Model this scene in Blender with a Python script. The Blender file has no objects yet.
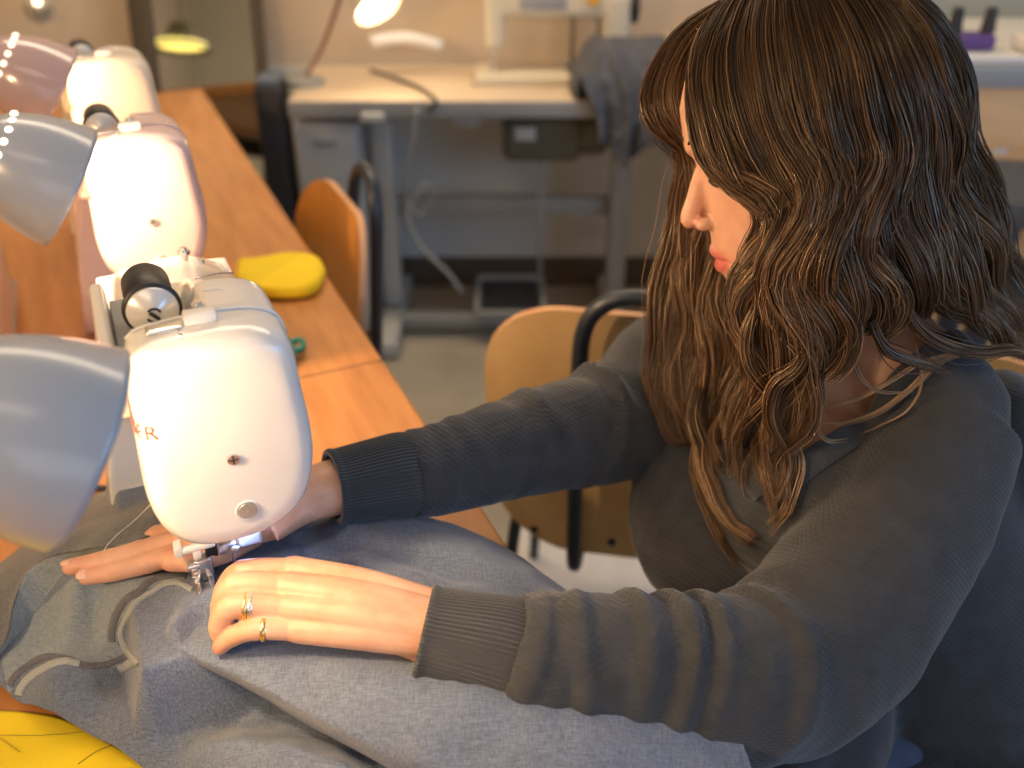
import bpy, math, random
import numpy as np
from mathutils import Vector, Matrix, Euler
from mathutils.bvhtree import BVHTree

R = math.radians
scene = bpy.context.scene
C = scene.collection
rng = np.random.default_rng(7)
random.seed(7)

# ------------------------------------------------------------------ camera
CZ, FOC, PITCH = 1.35, 950.0, R(31.36)
S_, C_ = math.sin(PITCH), math.cos(PITCH)
cam_data = bpy.data.cameras.new('camera')
cam_data.sensor_width = 36.0
cam_data.lens = FOC / 1024 * 36.0
cam_data.clip_start = 0.02
cam = bpy.data.objects.new('camera', cam_data)
cam.location = (0, 0, CZ)
cam.rotation_euler = (R(90) - PITCH, 0, 0)
C.objects.link(cam)
scene.camera = cam
cam_data.dof.use_dof = True
cam_data.dof.focus_distance = 0.70
cam_data.dof.aperture_fstop = 3.6


def W(px, py, d):
    """point at depth d on the ray through a pixel"""
    a = (px - 512) / FOC
    b = (py - 384) / FOC
    return np.array([a * d, d * (C_ - b * S_), CZ - d * (S_ + b * C_)])


def Wz(px, py, z):
    b = (py - 384) / FOC
    return W(px, py, (CZ - z) / (S_ + b * C_))


def Wy(px, py, y):
    b = (py - 384) / FOC
    return W(px, py, y / (C_ - b * S_))


def proj(p):
    p = np.asarray(p, float)
    d = p[1] * C_ + (CZ - p[2]) * S_
    up = p[1] * S_ - (CZ - p[2]) * C_
    return (512 + FOC * p[0] / d, 384 - FOC * up / d, d)


# table frame: origin under the needle, U along the table, N towards the sewer
O2 = np.array([-0.229, 0.540])
U2 = np.array([-0.410, 0.912])
N2 = np.array([0.912, 0.410])
TZ = 0.76


def TF(n, u, z):
    q = O2 + n * N2 + u * U2
    return np.array([q[0], q[1], z])


# ------------------------------------------------------------------ mesh helpers
def norm(v):
    v = np.asarray(v, float)
    return v / (np.linalg.norm(v) + 1e-12)


def catmull(P, n):
    P = np.asarray(P, float)
    if len(P) == 2:
        t = np.linspace(0, 1, n)[:, None]
        return P[0] * (1 - t) + P[1] * t
    Q = np.vstack([2 * P[0] - P[1], P, 2 * P[-1] - P[-2]])
    seg = len(P) - 1
    t = np.linspace(0, seg, n)
    i = np.minimum(t.astype(int), seg - 1)
    f = (t - i)[:, None]
    a, b, c, d = Q[i], Q[i + 1], Q[i + 2], Q[i + 3]
    return 0.5 * ((2 * b) + (-a + c) * f + (2 * a - 5 * b + 4 * c - d) * f ** 2 + (-a + 3 * b - 3 * c + d) * f ** 3)


def grid_faces(m, n, closed=True, off=0):
    F = []
    for i in range(m - 1):
        for j in range(n if closed else n - 1):
            k = (j + 1) % n
            F.append((off + i * n + j, off + i * n + k, off + (i + 1) * n + k, off + (i + 1) * n + j))
    return F


def loft(rings, cap=True):
    rings = [np.asarray(r, float) for r in rings]
    n = len(rings[0])
    V = np.vstack(rings)
    F = grid_faces(len(rings), n)
    if cap:
        V = np.vstack([V, rings[0].mean(0), rings[-1].mean(0)])
        a, b = len(V) - 2, len(V) - 1
        o = (len(rings) - 1) * n
        for j in range(n):
            k = (j + 1) % n
            F.append((k, j, a))
            F.append((o + j, o + k, b))
    return V, F


def frames(P, up=(0, 0, 1)):
    P = np.asarray(P, float)
    T = np.gradient(P, axis=0)
    T /= np.linalg.norm(T, axis=1)[:, None] + 1e-12
    up = norm(up)
    X = np.zeros_like(P)
    x = np.cross(T[0], up)
    if np.linalg.norm(x) < 1e-3:
        x = np.cross(T[0], (1, 0, 0.1))
    x = norm(x)
    for i in range(len(P)):
        x = norm(x - T[i] * np.dot(x, T[i]))
        X[i] = x
    Y = np.cross(X, T)
    return T, X, Y


def sweep(P, rad, n=16, steps=None, up=(0, 0, 1), fn=None, cap=True, rounded=False, twist=0.0):
    """tube through P; rad: list of scalar or (a, b); fn(t, theta) multiplies the radius"""
    P = np.asarray(P, float)
    rad = np.array([(r, r) if np.isscalar(r) else r for r in rad], float)
    if len(rad) == 1:
        rad = np.repeat(rad, len(P), 0)
    steps = steps or len(P) * 4
    Q = catmull(P, steps)
    if len(rad) != len(P):
        rad = catmull(rad, len(P))
    Rr = catmull(rad, steps)
    if rounded:
        T0 = norm(Q[0] - Q[1])
        T1 = norm(Q[-1] - Q[-2])
        pre, post, pr, po = [], [], [], []
        for k in (0.0, 30, 60):
            a = R(k)
            pre.append(Q[0] + T0 * Rr[0].mean() * math.cos(a))
            pr.append(Rr[0] * max(math.sin(a), 0.02))
            post.append(Q[-1] + T1 * Rr[-1].mean() * math.cos(a))
            po.append(Rr[-1] * max(math.sin(a), 0.02))
        Q = np.vstack([pre, Q, post[::-1]])
        Rr = np.vstack([pr, Rr, po[::-1]])
        steps = len(Q)
    T, X, Y = frames(Q, up)
    th = np.linspace(0, 2 * math.pi, n, endpoint=False) + twist
    rings = []
    for i in range(steps):
        k = 1.0 if fn is None else fn(i / (steps - 1), th)
        rings.append(Q[i] + (X[i][None] * (np.cos(th) * Rr[i, 0] * k)[:, None]) + Y[i][None] * (np.sin(th) * Rr[i, 1] * k)[:, None])
    return loft(rings, cap)


def ball(c, r, n=16, m=10):
    r = np.array([r, r, r]) if np.isscalar(r) else np.array(r)
    rings = []
    for i in range(1, m):
        a = math.pi * i / m
        th = np.linspace(0, 2 * math.pi, n, endpoint=False)
        rings.append(np.stack([np.cos(th) * math.sin(a), np.sin(th) * math.sin(a), np.full(n, math.cos(a))], 1) * r + np.array(c))
    V, F = loft(rings, False)
    V = np.vstack([V, np.array(c) + [0, 0, r[2]], np.array(c) - [0, 0, r[2]]])
    a, b = len(V) - 2, len(V) - 1
    o = (m - 2) * n
    for j in range(n):
        k = (j + 1) % n
        F.append((j, k, a)[::-1])
        F.append((o + j, o + k, b)[::1])
    F = [tuple(reversed(f)) for f in F]
    return V, F


def lathe(prof, n=48, cap=False):
    """prof list of (r, z)"""
    th = np.linspace(0, 2 * math.pi, n, endpoint=False)
    rings = [np.stack([np.cos(th) * r, np.sin(th) * r, np.full(n, z)], 1) for r, z in prof]
    return loft(rings, cap)


def rbox(cx, cy, cz, sx, sy, sz, r=0.004, seg=3):
    """rounded box, centre and full sizes"""
    r = min(r, sx / 2.01, sy / 2.01, sz / 2.01)

    def ring(ex, ey, z):
        pts = []
        rr = r
        for qx, qy, a0 in ((1, 1, 0), (-1, 1, 90), (-1, -1, 180), (1, -1, 270)):
            for k in range(seg + 1):
                a = R(a0 + 90 * k / seg)
                pts.append((cx + qx * (ex - rr) + math.cos(a) * rr, cy + qy * (ey - rr) + math.sin(a) * rr, z))
        return np.array(pts)
    rings = []
    for k in range(seg + 1):
        a = R(90 * k / seg)
        ins = r * (1 - math.sin(a))
        rings.append(ring(sx / 2 - ins * 0.999, sy / 2 - ins * 0.999, cz - sz / 2 + r * (1 - math.cos(a))))
    for k in range(seg, -1, -1):
        a = R(90 * k / seg)
        ins = r * (1 - math.sin(a))
        rings.append(ring(sx / 2 - ins * 0.999, sy / 2 - ins * 0.999, cz + sz / 2 - r * (1 - math.cos(a))))
    return loft(rings)


def xf(VF, M):
    V, F = VF
    M = np.array(M)
    return V @ M[:3, :3].T + M[:3, 3], F


def join(*parts):
    Vs, Fs, o = [], [], 0
    for V, F in parts:
        Vs.append(V)
        Fs += [tuple(i + o for i in f) for f in F]
        o += len(V)
    return np.vstack(Vs), Fs


def mesh_of(name, V, F):
    me = bpy.data.meshes.new(name)
    me.from_pydata([tuple(v) for v in np.asarray(V)], [], [tuple(int(i) for i in f) for f in F])
    me.validate()
    me.update()
    return me


def obj(name, VF, mat, parent=None, smooth=True, angle=None):
    me = mesh_of(name, *VF)
    if smooth:
        me.polygons.foreach_set('use_smooth', np.ones(len(me.polygons), bool))
        if angle:
            try:
                me.set_sharp_from_angle(angle=R(angle))
            except Exception:
                pass
    if mat is not None:
        me.materials.append(mat)
    o = bpy.data.objects.new(name, me)
    C.objects.link(o)
    if parent is not None:
        o.parent = parent
    return o


def evaluate(VF, mods):
    me = mesh_of('tmp', *VF)
    o = bpy.data.objects.new('tmp', me)
    C.objects.link(o)
    for typ, props in mods:
        m = o.modifiers.new('m', typ)
        for k, v in props.items():
            setattr(m, k, v)
    dg = bpy.context.evaluated_depsgraph_get()
    ev = o.evaluated_get(dg)
    em = ev.to_mesh()
    V = np.empty(len(em.vertices) * 3)
    em.vertices.foreach_get('co', V)
    V = V.reshape(-1, 3)
    F = [tuple(p.vertices) for p in em.polygons]
    ev.to_mesh_clear()
    bpy.data.objects.remove(o)
    bpy.data.meshes.remove(me)
    return V, F


def fuse(parts, voxel, it=6, fac=0.5):
    VF = join(*parts)
    return evaluate(VF, [('REMESH', dict(mode='VOXEL', voxel_size=voxel)), ('SMOOTH', dict(factor=fac, iterations=it))])


def vnormals(V, F):
    me = mesh_of('n', V, F)
    N = np.empty(len(V) * 3)
    me.vertices.foreach_get('normal', N)
    bpy.data.meshes.remove(me)
    return N.reshape(-1, 3)


def hash3(i, j, k, s):
    h = (i * 374761393 + j * 668265263 + k * 2147483647 + s * 974634777) & 0xFFFFFFFF
    h = ((h ^ (h >> 13)) * 1274126177) & 0xFFFFFFFF
    h = h ^ (h >> 16)
    return (h & 0xFFFF) / 32767.5 - 1.0


def vnoise(P, scale=1.0, seed=0):
    P = np.asarray(P, float) * scale + 1000.0
    I = np.floor(P).astype(np.int64)
    f = P - I
    f = f * f * (3 - 2 * f)
    out = np.zeros(len(P))
    for a in (0, 1):
        for b in (0, 1):
            for c in (0, 1):
                w = (f[:, 0] if a else 1 - f[:, 0]) * (f[:, 1] if b else 1 - f[:, 1]) * (f[:, 2] if c else 1 - f[:, 2])
                out += w * hash3(I[:, 0] + a, I[:, 1] + b, I[:, 2] + c, seed)
    return out


def empty(name, label=None, cat=None, loc=(0, 0, 0), rz=0.0, group=None):
    o = bpy.data.objects.new(name, None)
    o.empty_display_size = 0.05
    C.objects.link(o)
    o.location = loc
    o.rotation_euler = (0, 0, rz)
    tag(o, label, cat, group)
    return o


def tag(o, label=None, cat=None, group=None, kind=None):
    for k, v in (('label', label), ('category', cat), ('group', group), ('kind', kind)):
        if v:
            o[k] = v
    return o


def copy_tree(o, parent=None):
    c = o.copy()
    C.objects.link(c)
    if parent is not None:
        c.parent = parent
    for ch in list(o.children):
        copy_tree(ch, c)
    return c


# ------------------------------------------------------------------ materials
def mat(name, col, rough=0.5, metal=0.0, **kw):
    m = bpy.data.materials.new(name)
    m.use_nodes = True
    b = m.node_tree.nodes['Principled BSDF']
    b.inputs['Base Color'].default_value = (*col, 1)
    b.inputs['Roughness'].default_value = rough
    b.inputs['Metallic'].default_value = metal
    for k, v in kw.items():
        b.inputs[k.replace('_', ' ')].default_value = v
    return m


def nodes(m):
    nt = m.node_tree
    return nt, nt.nodes, nt.links, nt.nodes['Principled BSDF']


def add_bump(m, height_socket, strength=0.3, dist=0.002):
    nt, N, L, b = nodes(m)
    bp = N.new('ShaderNodeBump')
    bp.inputs['Strength'].default_value = strength
    bp.inputs['Distance'].default_value = dist
    L.new(height_socket, bp.inputs['Height'])
    L.new(bp.outputs['Normal'], b.inputs['Normal'])


def tex_noise(m, scale, detail=3, coord='Object', stretch=None):
    nt, N, L, b = nodes(m)
    tc = N.new('ShaderNodeTexCoord')
    src = tc.outputs[coord]
    if stretch:
        mp = N.new('ShaderNodeMapping')
        mp.inputs['Scale'].default_value = stretch[:3]
        if len(stretch) > 3:
            mp.inputs['Rotation'].default_value = stretch[3]
        L.new(src, mp.inputs['Vector'])
        src = mp.outputs['Vector']
    t = N.new('ShaderNodeTexNoise')
    t.inputs['Scale'].default_value = scale
    t.inputs['Detail'].default_value = detail
    L.new(src, t.inputs['Vector'])
    return t


def ramp(m, fac, stops):
    nt, N, L, b = nodes(m)
    r = N.new('ShaderNodeValToRGB')
    while len(r.color_ramp.elements) < len(stops):
        r.color_ramp.elements.new(0.5)
    for e, (p, c) in zip(r.color_ramp.elements, stops):
        e.position = p
        e.color = (*c, 1)
    L.new(fac, r.inputs['Fac'])
    return r


def noisy(name, c1, c2, rough, scale, stretch=None, bump=0.0, bdist=0.001, lo=0.35, hi=0.65, **kw):
    m = mat(name, c1, rough, **kw)
    nt, N, L, b = nodes(m)
    t = tex_noise(m, scale, 4, stretch=stretch)
    r = ramp(m, t.outputs['Fac'], [(lo, c1), (hi, c2)])
    L.new(r.outputs['Color'], b.inputs['Base Color'])
    if bump:
        add_bump(m, t.outputs['Fac'], bump, bdist)
    return m


def emit(name, col, strength, base=(0.8, 0.8, 0.8)):
    return mat(name, base, 0.4, Emission_Color=(*col, 1), Emission_Strength=strength)


M = {}
M['white_plastic'] = mat('white_plastic', (0.66, 0.645, 0.61), 0.22, Coat_Weight=0.3)
M['pink_plastic'] = mat('pink_plastic', (0.66, 0.49, 0.47), 0.25, Coat_Weight=0.3)
M['ivory_plastic'] = mat('ivory_plastic', (0.66, 0.58, 0.46), 0.3)
M['chrome'] = mat('chrome', (0.75, 0.75, 0.76), 0.18, 1.0)
M['dark_metal'] = mat('dark_metal', (0.035, 0.04, 0.05), 0.4, 0.4)
M['black'] = mat('black', (0.012, 0.013, 0.016), 0.45)
M['tube_paint'] = mat('tube_paint', (0.016, 0.026, 0.042), 0.38)
M['satin_metal'] = mat('satin_metal', (0.55, 0.55, 0.56), 0.35, 1.0)
M['red_print'] = mat('red_print', (0.55, 0.03, 0.02), 0.5)
M['grey_shade'] = mat('grey_shade', (0.30, 0.33, 0.37), 0.28, Coat_Weight=0.35, Coat_Roughness=0.12)
M['pink_shade'] = mat('pink_shade', (0.40, 0.29, 0.28), 0.2, Coat_Weight=0.5)
M['shade_inside'] = mat('shade_inside', (0.8, 0.78, 0.72), 0.5)
M['gold'] = mat('gold', (0.85, 0.62, 0.28), 0.2, 1.0)
M['silver'] = mat('silver', (0.82, 0.80, 0.78), 0.15, 1.0)
M['rubber'] = mat('rubber', (0.02, 0.02, 0.02), 0.7)
M['yellow_cloth'] = noisy('yellow_cloth', (0.78, 0.56, 0.008), (0.86, 0.64, 0.012), 0.85, 9, bump=0.2)
M['teal_plastic'] = mat('teal_plastic', (0.01, 0.22, 0.19), 0.35)
M['screen_grey'] = mat('screen_grey', (0.30, 0.31, 0.31), 0.5)


def wood(name, c1, c2, stretch, rough=0.4, scale=6, coat=0.15):
    m = noisy(name, c1, c2, rough, scale, stretch=stretch, bump=0.08, bdist=0.0005, lo=0.3, hi=0.7)
    nodes(m)[3].inputs['Coat Weight'].default_value = coat
    return m


M['table_wood'] = wood('table_wood', (0.42, 0.165, 0.042), (0.56, 0.25, 0.075), (9, 1.1, 9), 0.42)
M['plywood'] = wood('plywood', (0.62, 0.40, 0.17), (0.78, 0.54, 0.26), (2.0, 9, 2.0, (0.0, 0.5, 0.0)), 0.3, 5, 0.4)
M['plywood_edge'] = mat('plywood_edge', (0.62, 0.34, 0.17), 0.6)
M['orange_ply'] = wood('orange_ply', (0.78, 0.34, 0.05), (0.85, 0.40, 0.07), (6, 6, 1.5), 0.45)
# ================================================================== the room
X0, X1, Y0, Y1, ZC = -2.6, 2.8, -2.6, 2.85, 2.7
T_ = 0.08
M['wall_far'] = noisy('wall_far', (0.56, 0.44, 0.31), (0.60, 0.475, 0.335), 0.9, 3)
M['wall_grey'] = noisy('wall_grey', (0.46, 0.45, 0.40), (0.50, 0.48, 0.43), 0.9, 3)
M['greenish'] = mat('greenish', (.46, .48, .41), .9)
M['dado'] = noisy('dado', (.58, .58, .53), (.64, .64, .58), .8, 4)
M['floor'] = noisy('floor', (0.30, 0.265, 0.20), (0.37, 0.33, 0.26), 0.55, 5)
M['ceiling'] = mat('ceiling', (0.7, 0.68, 0.62), 0.9)
M['skirting'] = mat('skirting', (0.10, 0.075, 0.05), 0.6)


def box(name, x0, x1, y0, y1, z0, z1, m, parent=None, r=0.0):
    if r:
        return obj(name, rbox((x0 + x1) / 2, (y0 + y1) / 2, (z0 + z1) / 2, x1 - x0, y1 - y0, z1 - z0, r), m, parent, angle=50)
    V = np.array([(x, y, z) for z in (z0, z1) for (x, y) in ((x0, y0), (x1, y0), (x1, y1), (x0, y1))], float)
    F = [(3, 2, 1, 0), (4, 5, 6, 7), (0, 1, 5, 4), (1, 2, 6, 5), (2, 3, 7, 6), (3, 0, 4, 7)]
    return obj(name, (V, F), m, parent, smooth=False)


for nm, a, m in (('floor', (X0, X1, Y0, Y1, -T_, 0), M['floor']),
                 ('ceiling', (X0, X1, Y0, Y1, ZC, ZC + T_), M['ceiling']),
                 ('wall_back', (X0, X1, Y1, Y1 + T_, 0, ZC), M['wall_far']),
                 ('wall_left', (X0 - T_, X0, Y0, Y1, 0, ZC), M['wall_far'])):
    tag(box(nm, *a, m), kind='structure')
# right wall and front wall (behind the camera) have windows that let the daylight in
WX0, WX1, WZ0, WZ1 = -0.4, 1.9, 0.95, 2.35


def wall_with_hole(name, axis, c0, c1, a0, a1, h0, h1, z0, z1, m):
    parts = []

    def bx(a, b, zz0, zz1):
        if axis == 'y':
            return rbox((a + b) / 2, (c0 + c1) / 2, (zz0 + zz1) / 2, b - a, c1 - c0, zz1 - zz0, 0.0005, 1)
        return rbox((c0 + c1) / 2, (a + b) / 2, (zz0 + zz1) / 2, c1 - c0, b - a, zz1 - zz0, 0.0005, 1)
    parts.append(bx(a0, h0, 0, ZC))
    parts.append(bx(h1, a1, 0, ZC))
    parts.append(bx(h0, h1, 0, z0))
    parts.append(bx(h0, h1, z1, ZC))
    return tag(obj(name, join(*parts), m, smooth=False), kind='structure')


wall_with_hole('wall_front', 'y', Y0 - T_, Y0, X0, X1, WX0, WX1, WZ0, WZ1, M['wall_grey'])
wall_with_hole('wall_right', 'x', X1, X1 + T_, Y0, Y1, -1.9, 0.5, WZ0, WZ1, M['wall_grey'])


def window(name, axis, c, a0, a1):
    fr = []
    w = 0.05
    for a, b, z0, z1 in ((a0, a0 + w, WZ0, WZ1), (a1 - w, a1, WZ0, WZ1), (a0, a1, WZ0, WZ0 + w), (a0, a1, WZ1 - w, WZ1),
                         ((a0 + a1) / 2 - w / 2, (a0 + a1) / 2 + w / 2, WZ0, WZ1)):
        if axis == 'y':
            fr.append(rbox((a + b) / 2, c, (z0 + z1) / 2, b - a, 0.06, z1 - z0, 0.004, 1))
        else:
            fr.append(rbox(c, (a + b) / 2, (z0 + z1) / 2, 0.06, b - a, z1 - z0, 0.004, 1))
    return tag(obj(name, join(*fr), M['white_plastic'], smooth=False), kind='structure')


window('window_1', 'y', Y0 - T_ / 2, WX0, WX1)
window('window_2', 'x', X1 + T_ / 2, -1.9, 0.5)
tag(box('trim_1', X0, X1, Y1 - 0.006, Y1, 0.10, 0.70, M['dado']), kind='structure')
tag(box('trim_2', 1.02, X1, Y1 - 0.008, Y1, 0.70, ZC, M['greenish'], None), kind='structure')
tag(box('baseboard_back', X0, X1, Y1 - 0.015, Y1, 0, 0.10, M['skirting']), kind='structure')

# ------------------------------------------------------------------ long work table
EDGE = 0.262
tb = empty('work_table', 'long orange-brown wooden work table carrying the row of sewing machines', 'table')
mT = Matrix.Translation((O2[0], O2[1], 0)) @ Matrix(((N2[0], U2[0], 0, 0), (N2[1], U2[1], 0, 0), (0, 0, 1, 0), (0, 0, 0, 1)))
tb.matrix_world = mT
top = rbox((EDGE - 0.62) / 2, 0.56, TZ - 0.018, EDGE + 0.62, 2.62, 0.036, 0.004)
obj('tabletop', top, M['table_wood'], tb, angle=40)
obj('apron', join(rbox(EDGE - 0.10, 0.56, TZ - 0.075, 0.03, 2.40, 0.07, 0.002), rbox(-0.54, 0.56, TZ - 0.075, 0.03, 2.40, 0.07, 0.002)), M['dark_metal'], tb, angle=40)
for n_, u_ in ((EDGE - 0.06, 1.78), (-0.56, 1.78), (EDGE - 0.06, -0.68), (-0.56, -0.68)):
    obj('leg', rbox(n_, u_, (TZ - 0.036) / 2, 0.05, 0.05, TZ - 0.037, 0.003), M['dark_metal'], tb, angle=40)
obj('board_joint', rbox((EDGE - 0.62) / 2, 0.415, TZ + 0.0001, EDGE + 0.615, 0.002, 0.0006, 0.0002, 1), M['skirting'], tb)
LAMP_POWER = (2.9, 7.0, 3.2)
# ================================================================== sewing machines
HEAD = [(-.016, .312), (.008, .316), (.038, .317), (.063, .313), (.0765, .300), (.080, .265), (.0825, .235), (.081, .208), (.073, .183), (.060, .168),
        (.040, .159), (.015, .157), (-.006, .162), (-.021, .176), (-.0285, .200), (-.0275, .235), (-.0255, .265), (-.022, .295)]


def outline(pts, n=72):
    P = np.array(pts + [pts[0]])
    seg = np.linalg.norm(np.diff(P, axis=0), axis=1)
    Q = np.vstack([P[-2], P, P[1]])
    out = []
    for i in range(len(pts)):
        a, b, c, d = Q[i], Q[i + 1], Q[i + 2], Q[i + 3]
        k = n // len(pts)
        for j in range(k):
            f = j / k
            out.append(0.5 * ((2 * b) + (-a + c) * f + (2 * a - 5 * b + 4 * c - d) * f ** 2 + (-a + 3 * b - 3 * c + d) * f ** 3))
    return np.array(out)


def y_loft(spec):
    """spec: list of (y, outline points, scale, (cx, cz))"""
    rings = []
    for y, o, s, c in spec:
        q = (o - np.array(c)) * s + np.array(c)
        rings.append(np.stack([q[:, 0], np.full(len(q), y), q[:, 1]], 1))
    return loft(rings[::-1])


def disc_y(cx, y, cz, r, t, n=24):
    """short cylinder with its axis along y, facing -y"""
    V, F = lathe([(0.0005, 0), (r * .92, 0), (r, t * .25), (r, t)], n)
    return np.stack([V[:, 0] + cx, y + V[:, 2], V[:, 1] + cz], 1), [tuple(reversed(f)) for f in F]


def rod(a, b, r, n=12):
    return sweep([a, b], [r, r], n=n, steps=2)


def make_machine(label, body_mat, full=True, group=None):
    root = empty('sewing_machine', label, 'sewing machine')
    ho = outline(HEAD)
    c = (.028, .235)
    armp = [(-.020, .312), (.008, .317), (.036, .319), (.060, .312), (.076, .298), (.081, .265), (.081, .235), (.080, .222), (.070, .210), (.055, .206),
            (.040, .205), (.015, .205), (-.006, .206), (-.016, .212), (-.022, .225), (-.024, .245), (-.024, .265), (-.022, .295)]
    ao = outline(armp)

    def drop(o, dz, flat=0.0):
        q = o.copy()
        w = np.clip((q[:, 1] - .21) / .09, 0, 1)
        q[:, 1] -= dz * w
        return q
    def cut(o):
        q = o.copy()
        w = np.clip((.028 - q[:, 0]) / .006, 0, 1)
        q[:, 1] = np.where(q[:, 1] > .284, q[:, 1] * (1 - w) + .284 * w, q[:, 1])
        return q
    head = y_loft([(-.0595, ho, .80, c), (-.0575, ho, .90, c), (-.053, ho, .96, c), (-.044, ho, .99, c), (-.030, ho, 1, c), (-.014, ho, 1, c), (-.010, cut(ho), 1, c), (.020, cut(ho), 1, c), (.034, cut(ho), .99, c), (.038, cut(ho), .93, c)])
    arm = y_loft([(.02, cut(drop(ao, .002)), .985, c), (.06, cut(drop(ao, .014)), .985, c), (.095, cut(drop(ao, .026)), .985, c), (.100, drop(ao, .030), .985, c), (.12, drop(ao, .036), .985, c), (.20, drop(ao, .058), .98, c), (.245, drop(ao, .070), .96, c), (.265, drop(ao, .078), .90, c), (.272, drop(ao, .08), .8, c)])
    pil = loft([np.array([(x * k, y, z) for x, y in ((.078, .15), (.078, .262), (-.034 - f, .262), (-.034 - f, .15))]) for z, k, f in ((0.02, 1, .036), (.10, 1, .026), (.18, 1, .010), (.235, 1, 0.0))])
    bed = rbox(.004, .10, .041, .120, .33, .076, .012, 4)
    V, F = fuse([head, arm, pil, bed], .0026, 5, .5)
    body = obj('body', (V, F), body_mat, root)
    bvh = BVHTree.FromPolygons([tuple(v) for v in V], F)
    # base feet
    for x in (-.04, .045):
        for y in (-.04, .24):
            obj('foot_pad', rod((x, y, .0005), (x, y, .008), .008), M['rubber'], root)
    # face plate seam, top cover edge
    seam = outline(HEAD)
    seam = (seam - np.array(c)) * 1.003 + np.array(c)
    k = [i for i in range(len(seam)) if seam[i, 1] > .275]
    idx = sorted(k, key=lambda i: seam[i, 0])
    P = np.array([(seam[i, 0], -.0205, seam[i, 1] + .0005) for i in idx if seam[i, 0] > -.02])
    obj('cover_edge', sweep(P[::2], [.0011] * len(P[::2]), n=8, steps=40), M['white_plastic'] if body_mat is M['white_plastic'] else body_mat, root)
    # thread spool on its tray at the back of the arm
    tray = fuse([rbox(-.0315, .046, .272, .010, .115, .052, .004), rbox(-.024, .046, .262, .024, .115, .034, .006)], .0022, 3)
    obj('spool_tray', tray, body_mat, root)
    obj('tray_recess', rbox(-.003, .045, .2845, .044, .096, .002, .0008), M['screen_grey'], root, angle=40)
    sp = empty('thread_spool')
    sp.parent = root
    sx, sz = .001, .3070
    V2, F2 = lathe([(.0005, .0), (.012, .0), (.0160, .003), (.0160, .040), (.012, .043), (.0005, .043)], 32)
    obj('thread', (np.stack([V2[:, 0] + sx, V2[:, 2] + .022, V2[:, 1] + sz], 1), [tuple(reversed(f)) for f in F2]), M['black'], sp)
    V2, F2 = lathe([(.0004, .0005), (.004, .0), (.0055, .0012), (.0160, .006), (.0167, .0075), (.016, .009), (.0005, .0105)], 48)
    capv = (np.stack([V2[:, 0] + sx, V2[:, 2] + .010, V2[:, 1] + sz], 1), [tuple(reversed(f)) for f in F2])
    obj('spool_cap', capv, M['silver_cap'], sp, angle=50)
    V2, F2 = lathe([(.0165, .0), (.0188, .001), (.0190, .003), (.0165, .004)], 48)
    obj('cap_rim', (np.stack([V2[:, 0] + sx, V2[:, 2] + .0185, V2[:, 1] + sz], 1), [tuple(reversed(f)) for f in F2]), M['black'], sp)
    if full:
        # slotted hub of the cap
        arcs = []
        for a0, rr in ((20, .0046), (200, .0046)):
            th = np.radians(np.linspace(a0, a0 + 115, 12))
            arcs.append(sweep(np.stack([sx + np.cos(th) * rr, np.full(12, .0102), sz + np.sin(th) * rr], 1), [.0008] * 12, n=6, steps=14))
        arcs.append(rod((sx - .0025, .0100, sz + .0025), (sx + .0028, .0100, sz - .0030), .0013, 6))
        obj('hub_slot', join(*arcs), M['black'], sp)
    # bobbin winder
    bw = [rod((.040, .215, .235), (.040, .215, .268), .0028), rod((.040, .215, .240), (.040, .215, .248), .0085, 20), rod((.040, .215, .262), (.040, .215, .265), .0052, 16),
          rod((.052, .212, .238), (.052, .212, .256), .0032)]
    obj('bobbin_winder', join(*bw), M['chrome'], root, angle=40)
    # thread guides
    g = empty('thread_guide')
    g.parent = root
    obj('clip', rbox(.026, -.030, .3205, .020, .010, .0075, .0015), M['white_plastic'], g, angle=40)
    obj('screw', join(rod((.027, -.020, .318), (.027, -.020, .3245), .0042, 16), rod((.027, -.020, .3245), (.027, -.020, .3262), .0026, 12)), M['chrome'], g, angle=40)
    obj('guide_plate', rbox(.004, -.030, .3165, .022, .010, .003, .001), M['chrome'], root, angle=40)
    obj('tension_guide', join(rbox(.059, .001, .3085, .013, .011, .008, .0015), rbox(.067, -.002, .3055, .010, .002, .006, .0006)), M['satin_metal'], root, angle=40)
    # top panel line
    for pl_pts in ([(.034, .060, .3055), (.050, .072, .3015), (.062, .080, .2965)], [(.034, .012, .3175), (.044, .011, .3165), (.054, .010, .3135)]):
        obj('panel_line', sweep(pl_pts, [.0007] * 3, n=6), M['chrome'], root)
    # screw and hole on the face plate
    def hit(x, z):
        h = bvh.ray_cast(Vector((x, -.3, z)), Vector((0, 1, 0)))
        return h[0][1] if h[0] is not None else -.055
    sc = empty('face_screw')
    sc.parent = root
    x, z = .0275, .2305
    y = hit(x, z)
    obj('screw_head', disc_y(x, y - .0015, z, .0042, .004), M['chrome'], sc, angle=40)
    obj('slot', join(rbox(x, y - .0017, z, .0066, .0006, .0012, .0002, 1), rbox(x, y - .0017, z, .0012, .0006, .0066, .0002, 1)), M['black'], sc, smooth=False)
    x, z = .0305, .1875
    y = hit(x, z)
    V2, F2 = lathe([(.0062, .004), (.0066, 0), (.0078, -.0006), (.0084, .001), (.0084, .004)], 32)
    obj('light_window', (np.stack([V2[:, 0] + x, V2[:, 2] + y - .0004, V2[:, 1] + z], 1), [tuple(reversed(f)) for f in F2]), M['white_plastic'], root)
    obj('window_lens', disc_y(x, y - .0012, z, .0066, .003), M['lens'], root, angle=40)
    # hand wheel at the far end
    V2, F2 = lathe([(.0005, 0), (.026, 0), (.031, .004), (.032, .012), (.030, .018), (.012, .022), (.0005, .022)], 40)
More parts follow.
